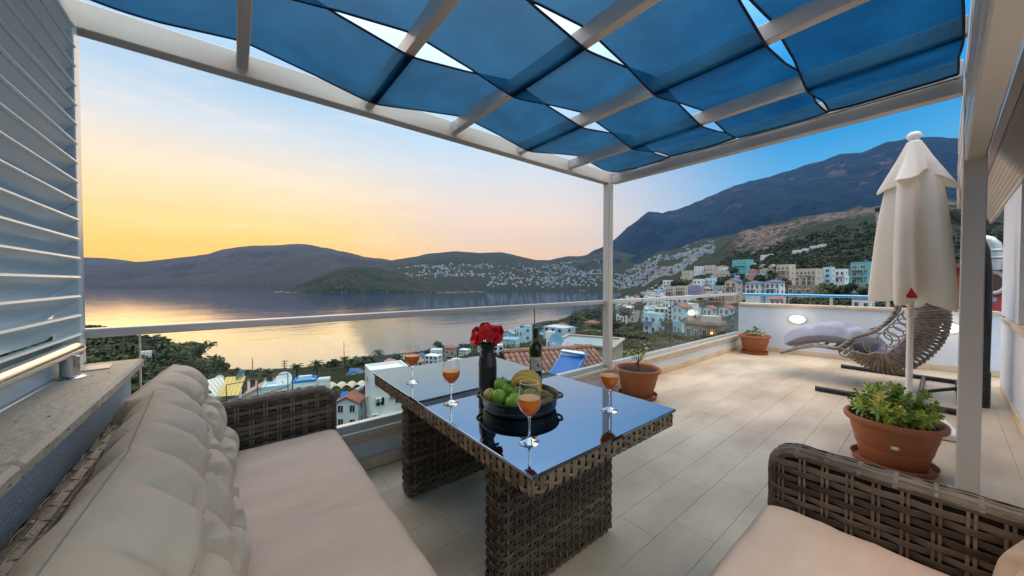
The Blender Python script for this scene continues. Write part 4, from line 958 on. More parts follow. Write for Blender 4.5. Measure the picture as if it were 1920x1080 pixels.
for i in range(3):
    pts = []; rr = []
    for u in np.linspace(0, 1, 17):
        an = R(62)-u*R(112); x = .004+.105*(math.sin(R(62))-math.sin(an))*.80; z = .105*(math.cos(an)-math.cos(R(62)))*.85
        pts.append((x, (.006 - .030*i)*(.3+u*.9)-.020*u, z-.012*i*(.3+u)+.004)); rr.append(.0045+.0150*math.sin(math.pi*min(max((u-.02)/.96, 0), 1))**.55 if .04 < u < .97 else .0045)
    f_ = MB().tube(pts, rr, 7).build('banana', M_ban, bn, angle=25)
    MB().tube([pts[-1], (pts[-1][0]+.004, pts[-1][1]-.001, pts[-1][2]-.006)], .0048, 7).build('tip', M_bant, f_)
MB().tube([(-.020, .004, .002), (-.008, .0, .006), (.006, -.004, .006)], [.007, .0085, .008], 8).build('crown', M_bant, bn)
kw_me = MB().lathe([(.0005, -.034), (.008, -.0325), (.017, -.026), (.023, -.012), (.0245, 0), (.023, .012), (.017, .026), (.008, .0325), (.0005, .034)], 20).mesh('kiwi', M_kiwi, angle=180)
for l_, d_, z_, lab in ((.128, -.052, .034, 'brown kiwi at the front right of the tray'), (.134, -.002, .036, 'brown kiwi at the right rim of the tray'), (.100, .035, .040, 'brown kiwi behind the others beside the bottle'), (.085, -.075, .032, 'brown kiwi in front below the bananas'), (.112, -.012, .056, 'brown kiwi lying on top of the kiwi pile')):
    k_ = put('kiwi', kw_me, None, TR_C+lat*l_+dpt*d_+Vector((0, 0, z_)), rot=(R(90), R(random.uniform(-15, 15)), R(-38.7+90+random.uniform(-30, 30)))); tag(k_, lab, 'kiwi', 'kiwis in the tray')

# --- flower pots
M_terra = mat('terracotta_plastic', (.33, .105, .040), (.40, .145, .065), rough=.55, scale=7, bump=.05, bscale=40, stretch=(1, 1, .35), c3=(.345, .112, .044), lo=.35, hi=.72)
M_soil = mat('potting_soil', (.018, .012, .008), (.05, .034, .022), rough=1, scale=40, bump=.9, bscale=60)
pp_ = [(.150, .012), (.155, .008), (.162, .02), (.182, .12), (.186, .125), (.187, .135), (.190, .137), (.2035, .205), (.2065, .208), (.2075, .218), (.211, .222), (.221, .288), (.226, .292), (.246, .298), (.252, .306), (.253, .328), (.249, .337), (.240, .339), (.228, .333), (.224, .318), (.218, .296)]
pot_me = MB().lathe(pp_, 56, capt=False).mesh('body', M_terra, angle=50)
sau_me = MB().lathe([(.16, .0), (.192, .0), (.200, .006), (.212, .042), (.216, .044), (.210, .046), (.196, .012), (.0005, .010)], 48).mesh('saucer', M_terra, angle=50)
mb = MB(); P = []
for r_ in np.linspace(.001, .2185, 10): P.append([(r_*math.cos(a), r_*math.sin(a), .297+.018*fbm(np.array(r_*30*math.cos(a)+50), np.array(r_*30*math.sin(a)+50), 3)) for a in np.linspace(0, 2*math.pi, 33)[:-1]])
mb.grid(P, cv=True); soil_me = mb.mesh('soil', M_soil, angle=180)
POTS = []
for (x, y, s_, lab) in ((3.585, .215, 1.0, 'large terracotta pot in the right foreground with white sticker and bushy plant'), (3.50, 2.13, .97, 'terracotta pot beside the corner post with dark soil and thin sapling'), (7.26, 2.12, .97, 'terracotta pot in the far corner by the end wall with small plant')):
    p = thing('flower_pot', lab, 'pot', (x, y, 0), rng.random()*2, 'terracotta pots on the terrace'); p.scale = (s_,)*3
    put('body', pot_me, p); put('saucer', sau_me, p); put('soil', soil_me, p); POTS.append(p)
M_stick = mat('white_sticker', (.78, .78, .76), rough=.5); M_pink = mat('pink_print', (.55, .16, .30), rough=.5); M_grn = mat('green_print', (.25, .45, .2), rough=.5)
def sticker(pot, ang, w_, z0, z1, rad):
    pot.rotation_euler.z = 0
    rf = lambda z: float(np.interp(z, [q[1] for q in pp_[:12]], [q[0] for q in pp_[:12]]))+.0012
    def pt(a0, a1, za, zb, k=0.0): return MB().grid([[((rf(z)+k)*math.cos(a), (rf(z)+k)*math.sin(a), z) for z in np.linspace(za, zb, 4)] for a in np.linspace(a0, a1, 7)])
    s_ = pt(ang-w_, ang+w_, z0, z1).build('sticker', M_stick, pot)
    pt(ang+w_*.55, ang+w_*1.0, z0+.002, z1-.002, .0006).build('sticker_print', M_pink, s_)
    pt(ang-w_*.85, ang-w_*.55, z0+.006, z1-.006, .0006).build('sticker_print', M_grn, s_)
sticker(POTS[0], R(180+7), .10, .170, .192, 0)
sticker(POTS[2], R(180-52), .055, .19, .21, 0)

# --- plants
def leaf_mb(mb, p, d, up, L_, W_, curl=.25, n=4):
    d = d.normalized(); s_ = d.cross(up).normalized() if d.cross(up).length > 1e-4 else Vector((1, 0, 0)); nn = s_.cross(d)
    P = []
    for u in np.linspace(0, 1, n):
        ww = W_*math.sin(math.pi*min(.97, .05+u*.92))**.8; c_ = p+d*(L_*u)-ZV*(curl*L_*u*u)+nn*.0
        P.append([c_-s_*ww+nn*ww*.25, c_, c_+s_*ww+nn*ww*.25])
    mb.grid(P)
M_lf = [mat('bush_leaf_lime', (.28, .37, .030), (.40, .49, .055), rough=.42, scale=12, obrand=.25), mat('bush_leaf_green', (.16, .27, .026), (.25, .36, .04), rough=.42, scale=12, obrand=.25), mat('bush_leaf_yellow', (.46, .43, .06), (.52, .46, .08), rough=.45, scale=12)]
for m_ in M_lf: m_.node_tree.nodes['Principled BSDF'].inputs['Subsurface Weight'].default_value = 0.0
bush = thing('bushy_plant', 'bushy lime green plant with small rosettes in the large right pot', 'plant', (3.585, .215, .29))
g = random.Random(5)
def sprig_mesh(seed, L_):
    g2 = random.Random(seed); mb = MB(); mb.tube([(0, 0, -L_*.9), (g2.uniform(-.01, .01), g2.uniform(-.01, .01), -L_*.4), (0, 0, 0)], .0022, 5, mi=0)
    for k in range(17):
        a = k*2.4+g2.uniform(-.3, .3); zf = -L_*.62*(k/16)**1.1; el_ = .95-1.15*(k/16)
        d = Vector((math.cos(a)*math.cos(el_), math.sin(a)*math.cos(el_), math.sin(el_)))
        leaf_mb(mb, Vector((0, 0, zf)), d, ZV, g2.uniform(.034, .050)*(.8+.3*(k/16)), g2.uniform(.0065, .0095), .12)
    return mb
sp_me = [[sprig_mesh(s_, .13).mesh('sprig', m_, angle=180) for s_ in range(4)] for m_ in M_lf]
for i in range(118):
    u = g.random(); a = g.uniform(0, 2*math.pi); ph = math.acos(1-u*.93)
    rr = g.uniform(.80, 1.05); px_, pz = .235*math.sin(ph)*rr, .06+.225*math.cos(ph)*rr
    p = Vector((px_*math.cos(a), px_*math.sin(a), pz)); d = Vector((p.x, p.y, (pz-.02)*1.2+.06)).normalized()
    k_ = 0 if g.random() < .62 else (1 if g.random() < .85 else 2)
    if g.random() < .3: p *= .78
    put('sprig', sp_me[k_][i % 4], bush, p, rot=d.to_track_quat('Z', 'Y').to_euler(), scale=g.uniform(.8, 1.15))
for i in range(10):
    a = i*.63; MB().tube([(.02*math.cos(a), .02*math.sin(a), -.005), (.06*math.cos(a), .06*math.sin(a), .07), (.13*math.cos(a), .13*math.sin(a), .14)], .004, 5).build('branch', M_stalk, bush)
# sapling with thin cane
sap = thing('sapling', 'thin citrus sapling tied to a bare cane in the pot by the corner post', 'plant', (3.50, 2.13, .285))
MB().tube([(0, 0, -.05), (.012, -.006, .3), (.030, -.012, .62), (.052, -.024, .80)], [.007, .0065, .006, .0045], 7).build('cane', mat('cane', (.14, .09, .05), (.2, .14, .08), rough=.8, scale=30), sap)
g = random.Random(9)
for i in range(9):
    a = i*2.4; h_ = g.uniform(.06, .2); r_ = g.uniform(.08, .17); tip = Vector((math.cos(a)*r_, math.sin(a)*r_, h_+g.uniform(.05, .15)))
    st = Vector((.006, 0, h_*.4)); mid_ = (st+tip)/2+Vector((0, 0, .03))
    tw = MB().tube([st, mid_, tip], .0022, 5).build('twig', M_stalk, sap)
    for k in range(7):
        u = .35+.65*k/6; p = st.lerp(mid_, min(1, u*2)) if u < .5 else mid_.lerp(tip, u*2-1)
        mb = MB(); d = Vector((math.cos(a+g.uniform(-1.6, 1.6)), math.sin(a+g.uniform(-1.6, 1.6)), g.uniform(-.2, .6)))
        leaf_mb(mb, p, d, ZV, g.uniform(.035, .06), g.uniform(.011, .016), .3, 5); mb.build('leaf', M_lf[1 if g.random() < .7 else 0], sap, angle=180)
sm = thing('small_plant', 'small leafy green plant in the far corner pot', 'plant', (7.26, 2.12, .285))
for i in range(64):
    u = g.random(); a = g.uniform(0, 6.28); r_ = .135*math.sqrt(u); h_ = .03+.13*(1-u*.7)*g.uniform(.5, 1.1)
    mb = MB(); leaf_mb(mb, Vector((r_*math.cos(a), r_*math.sin(a), h_)), Vector((math.cos(a+g.uniform(-.8, .8)), math.sin(a+g.uniform(-.8, .8)), g.uniform(-.1, .9))), ZV, g.uniform(.05, .075), g.uniform(.018, .026), .25, 5)
    mb.build('leaf', M_lf[1] if g.random() < .6 else M_leaf, sm, angle=180)
for i in range(6):
    a = i*1.05; MB().tube([(0, 0, -.01), (.04*math.cos(a), .04*math.sin(a), .06), (.07*math.cos(a), .07*math.sin(a), .11)], .003, 5).build('stem', M_stemg, sm)

# --- closed parasol
U_ = thing('parasol', 'tall closed cream parasol on a white pole with red tag at the hem', 'parasol', (4.67, .19, 0))
M_canv = mat('cream_canvas', (.86, .85, .83), (.90, .89, .87), rough=.85, scale=5, bump=.12, bscale=60, spec=.2)
mc = M_canv.node_tree; pb_ = mc.nodes['Principled BSDF']; tl = mc.nodes.new('ShaderNodeBsdfTranslucent'); tl.inputs[0].default_value = (.80, .70, .52, 1)
mx_ = mc.nodes.new('ShaderNodeMixShader'); mx_.inputs[0].default_value = .36
mc.links.new(pb_.outputs[0], mx_.inputs[1]); mc.links.new(tl.outputs[0], mx_.inputs[2]); mc.links.new(mx_.outputs[0], mc.nodes['Material Output'].inputs[0])
M_wp = mat('white_pole', (.74, .73, .70), rough=.35)
MB().lathe([(.0215, .06), (.0215, 2.50), (.0005, 2.50)], 20).build('pole', M_wp, U_)
MB().lathe([(.045, 2.485), (.05, 2.495), (.042, 2.507), (.024, 2.512), (.03, 2.522), (.044, 2.540), (.047, 2.556), (.042, 2.575), (.028, 2.588), (.0005, 2.592)], 28).build('finial', M_wp, U_)
def sharp(x, p_=.6): return math.copysign(abs(x)**p_, x)
def fold(a, zf):     # relative radius of the gathered cloth, zf 0 at hem, 1 at top
    d_ = 1-zf
    return 1 + (.10+.34*d_**.6)*sharp(math.cos(4*a+.5+.6*math.sin(2*zf)), .7) + .13*d_*math.sin(7*a+2.1+3*zf) + .05*math.sin(11*a+1+2*zf) + .05*math.cos(a-.3)*d_*2
prof = [(1.10, .172), (1.16, .180), (1.3, .178), (1.5, .173), (1.7, .168), (1.9, .158), (2.05, .146), (2.18, .132), (2.30, .11), (2.42, .07), (2.49, .045)]
zs_ = np.linspace(1.105, 2.49, 46); P = []
for z in zs_:
    zf = (z-1.105)/(2.49-1.105); r0 = np.interp(z, [q[0] for q in prof], [q[1] for q in prof]); row = []
    for a in np.linspace(0, 2*math.pi, 145)[:-1]:
        hem = (.045*math.cos(4*a+.5)+.035*math.sin(3*a+1))*max(0, 1-zf*5)
        row.append((r0*fold(a, zf)*math.cos(a), r0*fold(a, zf)*math.sin(a), z-hem))
    P.append(row)
MB().grid(P, cv=True, flip=True).build('canopy', M_canv, U_, angle=180)
P = []
for u in np.linspace(0, 1, 20):
    z = 2.495-u*.345; r0 = .048+.130*u**1.02; row = []
    for a in np.linspace(0, 2*math.pi, 145)[:-1]:
        fo = 1+.36*u**1.2*sharp(math.cos(4*a+.7), .8)+.09*u*math.sin(7*a+1)+.04*u*math.sin(12*a)
        row.append((r0*fo*math.cos(a), r0*fo*math.sin(a), z-.045*u**3*math.cos(4*a+.7)+.05*u**3*math.sin(2*a+1)+.02*u**3*math.sin(5*a)))
    P.append(row)
MB().grid(P, cv=True).build('top_vent', M_canv, U_, angle=180)
# red tag sewn to the hem, facing the table side
ta = math.atan2(-.19, -4.67)+.02; rt = .0
for da in np.linspace(-.12, .12, 9):
    for z in (1.13, 1.18, 1.23): rt = max(rt, np.interp(z, [q[0] for q in prof], [q[1] for q in prof])*fold(ta+da, (z-1.105)/1.385)+.006)
tp = Vector((math.cos(ta), math.sin(ta), 0)); tn = Vector((-tp.y, tp.x, 0)); mb = MB(); ol = [(-.034, 0), (-.030, -.012), (.0, -.016), (.026, -.010), (.032, .004), (.020, .030), (.008, .062), (.002, .078), (-.010, .048), (-.026, .018)]
k = len(ol); mb.add([tp*(rt+e_)+tn*-x+ZV*(1.155+z) for e_ in (0, .004) for x, z in ol], [tuple(range(k)), tuple(range(k, 2*k))[::-1]]+[(i, k+i, k+(i+1) % k, (i+1) % k) for i in range(k)])
mb.build('red_tag', mat('red_tag', (.42, .012, .012), rough=.6), U_, smooth=False)
MB().box((0, 0, 1.0), (.055, .06, .075), bev=.008).build('crank_housing', M_wp, U_, rz=.6)
pb2 = thing('umbrella_stand', 'white slab stand of the parasol behind the large pot', 'stand', (4.67, .19, 0), R(12))
MB().box((0, 0, .03), (.52, .52, .058), bev=.012).build('slab', M_wp, pb2); MB().lathe([(.05, .058), (.045, .07), (.03, .08), (.028, .30), (.024, .305), (.0225, .305)], 24, capb=False, capt=False).build('sleeve', M_wp, pb2)

# --- hanging chaise chair on its stand
O = (6.15, .35, 0)
hs = thing('swing_stand', 'black steel stand with curved arm that carries the hanging chair', 'stand', O)
M_blks = mat('black_steel', (.012, .016, .018), rough=.38, spec=.5)
def tb_(name, pts, r_, n=14): return MB().tube(pts, r_, n).build(name, M_blks, hs, org=O)
tb_('floor_tube', [(5.40, -.10, .03), (5.32, .94, .03)], .028); tb_('floor_tube', [(7.02, -.10, .03), (7.02, .95, .03)], .028)
tb_('floor_tube', [(5.36, -.12, .03), (7.06, -.12, .03)], .03)
tb_('cross_tube', [(5.42, .16, .03), (7.0, .16, .03)], .02)
tb_('brace', [(5.62, -.1, .05), (5.95, -.2, .22)], .018); tb_('brace', [(6.35, -.1, .05), (6.0, -.2, .22)], .018); tb_('brace', [(5.95, .16, .05), (5.97, -.17, .18)], .018)
tb_('sleeve', [(5.96, -.245, .01), (5.96, -.245, .36)], .058, 20)
tb_('arm', [(5.96, -.245, .3), (5.96, -.25, .9), (5.97, -.25, 1.35), (5.985, -.235, 1.60), (6.0, -.17, 1.84), (6.03, -.03, 2.02), (6.07, .16, 2.12), (6.11, .38, 2.165), (6.14, .545, 2.165)], [.05]*3+[.047, .044, .042, .038, .036, .036], 18)
MB().lathe([(.012, 0), (.013, .004), (.004, .009), (.0005, .01)], 12).build('bolt', M_steel, hs, (5.90-O[0], -.255-O[1], .20), 0)
# chain
lk_me = MB().tube([(.011*math.cos(a), 0, .019*math.sin(a)) for a in np.linspace(0, 2*math.pi, 17)[:-1]], .0032, 6, closed=True).mesh('link', M_steel, angle=180)
sw = thing('hanging_chair', 'brown wicker hanging chaise chair with long footrest and round rings', 'chair', O)
for k in range(22): put('chain_link', lk_me, sw, (6.14-O[0], .53-O[1], 2.12-k*.029), (k % 2)*math.pi/2)
M_wkg = mat('grey_brown_reed', (.19, .16, .135), (.30, .255, .22), rough=.5, scale=20, bump=.4, bscale=60, obrand=.15)
HWID = .36
def curve(pts, n): 
    pts = [Vector(p) for p in pts]; out = []; k = len(pts)-1
    for i in range(n):
        t_ = i/(n-1)*k; j = min(int(t_), k-1); u = t_-j
        p0, p1, p2, p3 = pts[max(j-1, 0)], pts[j], pts[j+1], pts[min(j+2, k)]
        out.append(.5*((2*p1)+(p2-p0)*u+(2*p0-5*p1+4*p2-p3)*u*u+(3*p1-p0-3*p2+p3)*u**3))
    return out
shell = [(1.39, .315), (1.2, .40), (1.02, .455), (.88, .44), (.74, .34), (.62, .25), (.47, .205), (.30, .225), (.16, .36), (.055, .52), (-.005, .68), (-.03, .83), (-.02, .98), (.02, 1.12), (.09, 1.26)]
rim = [(1.39, .315), (1.2, .41), (1.02, .47), (.87, .455), (.80, .47), (.74, .54), (.66, .62), (.58, .66), (.50, .71), (.43, .79), (.37, .90), (.32, 1.05), (.26, 1.18), (.17, 1.27), (.09, 1.26)]
cs_ = curve([(a, b_, 0) for a, b_ in shell], 58); rail_ = []; norm_ = []
for i, p in enumerate(cs_):
    j = min(max(i, 1), len(cs_)-2); tn_ = (cs_[j+1]-cs_[j-1]).normalized(); no = Vector((tn_.y, -tn_.x, 0))
    if no.dot(Vector((p.x-.45, p.y-.9, 0))) < 0: no = -no
    k_ = min(1, max(0, (i-11)/11)); norm_.append((no, .25*k_)); rail_.append(p-no*.25*k_)
for sg in (-1, 1):
    X_ = 6.15+sg*HWID
    pts = [Vector((X_-O[0]-sg*.02, p.x-O[1], p.y)) for p in curve([(a, b_, 0) for a, b_ in rim], 90)]
    for q in range(3):    # plaited rim: three reeds twisting about each other
        tw = [p+Vector((math.cos(i*.75+q*2.09)*.013, 0, math.sin(i*.75+q*2.09)*.013)) for i, p in enumerate(pts)]
        MB().tube(tw, .0135, 7).build('rim_reed', M_wkg, sw, angle=180)
    MB().tube([Vector((X_-O[0], p.x-O[1], p.y)) for p in rail_], .014, 8).build('side_rail', M_wkg, sw, angle=180)
    for (yy_, zz_, rr) in ((.74, .43, .07), (.62, .47, .085), (.50, .53, .09), (.40, .62, .085), (.33, .74, .075), (.27, .87, .06)):
        MB().tube([(X_-O[0]-sg*.01, yy_-O[1]+rr*math.cos(a), zz_+rr*math.sin(a)) for a in np.linspace(0, 2*math.pi, 25)[:-1]], .0075, 6, closed=True).build('ring', M_wkg, sw, angle=180)
for i, p in enumerate(rail_):
    no, bl = norm_[i]
    if i < 12 and i % 3: continue
    pts = []
    for v in np.linspace(-1, 1, 17):
        o_ = (bl+.012)*(1-abs(v)**2.6)
        pts.append((6.15+v*(HWID+.03*(1-v*v))-O[0], p.x+no.x*o_-O[1], p.y+no.y*o_))
    MB().tube(pts, .0145+.002*(i % 2), 8).build('rung', M_wkg, sw, angle=180)
# lilac cushion that fills the basket
cl = [(1.36, .43), (1.22, .53), (1.05, .585), (.88, .60), (.72, .57), (.58, .49), (.47, .41), (.36, .42), (.27, .52), (.20, .66), (.17, .82), (.18, .96)]
cc = curve([(a, b_, 0) for a, b_ in cl], 70); P = []; Q = []
for i, p in enumerate(cc):
    j = min(max(i, 1), 68); tn_ = (cc[j+1]-cc[j-1]).normalized(); no = Vector((-tn_.y, tn_.x)); no = no if no.y > -.2 and (no.y > 0 or no.x > 0) else -no
    u = i/69; e_ = max(0, 1-abs(2*u-1)**9)**.45; rt_, rb = [], []
    for v in np.linspace(-1, 1, 21):
        ev = max(0, 1-abs(v)**6)**.5; hh = (.15-.055*min(1, max(0, (u-.4)/.2)))*e_*ev
        tu = 1-.42*math.exp(-((math.sin(u*math.pi*6.0))**2)*7)*(.75+.25*math.cos(v*math.pi*2)) ; tu *= 1-.22*math.exp(-((abs(v)-.45)/.09)**2)
        wr = .006*float(fbm(np.array(u*30.), np.array(v*7.+9), 3))*2
        x = 6.15+v*((HWID-.05) if u < .36 else (HWID-.05)-.11*min(1, (u-.36)/.15))
        rt_.append((x-O[0], p.x+no.x*(hh*tu+wr*e_)-O[1], p.y+no.y*(hh*tu+wr*e_))); rb.append((x-O[0], p.x-no.x*hh*.7-O[1], p.y-no.y*hh*.7))
    P.append(rt_); Q.append(rb)
mb = MB(); mb.grid(P); mb.grid(Q, flip=True)
cc_o = mb.build('chaise_cushion', M_lilac, None, O, angle=180); tag(cc_o, 'puffy grey lilac cushion lying in the hanging chaise chair', 'cushion')

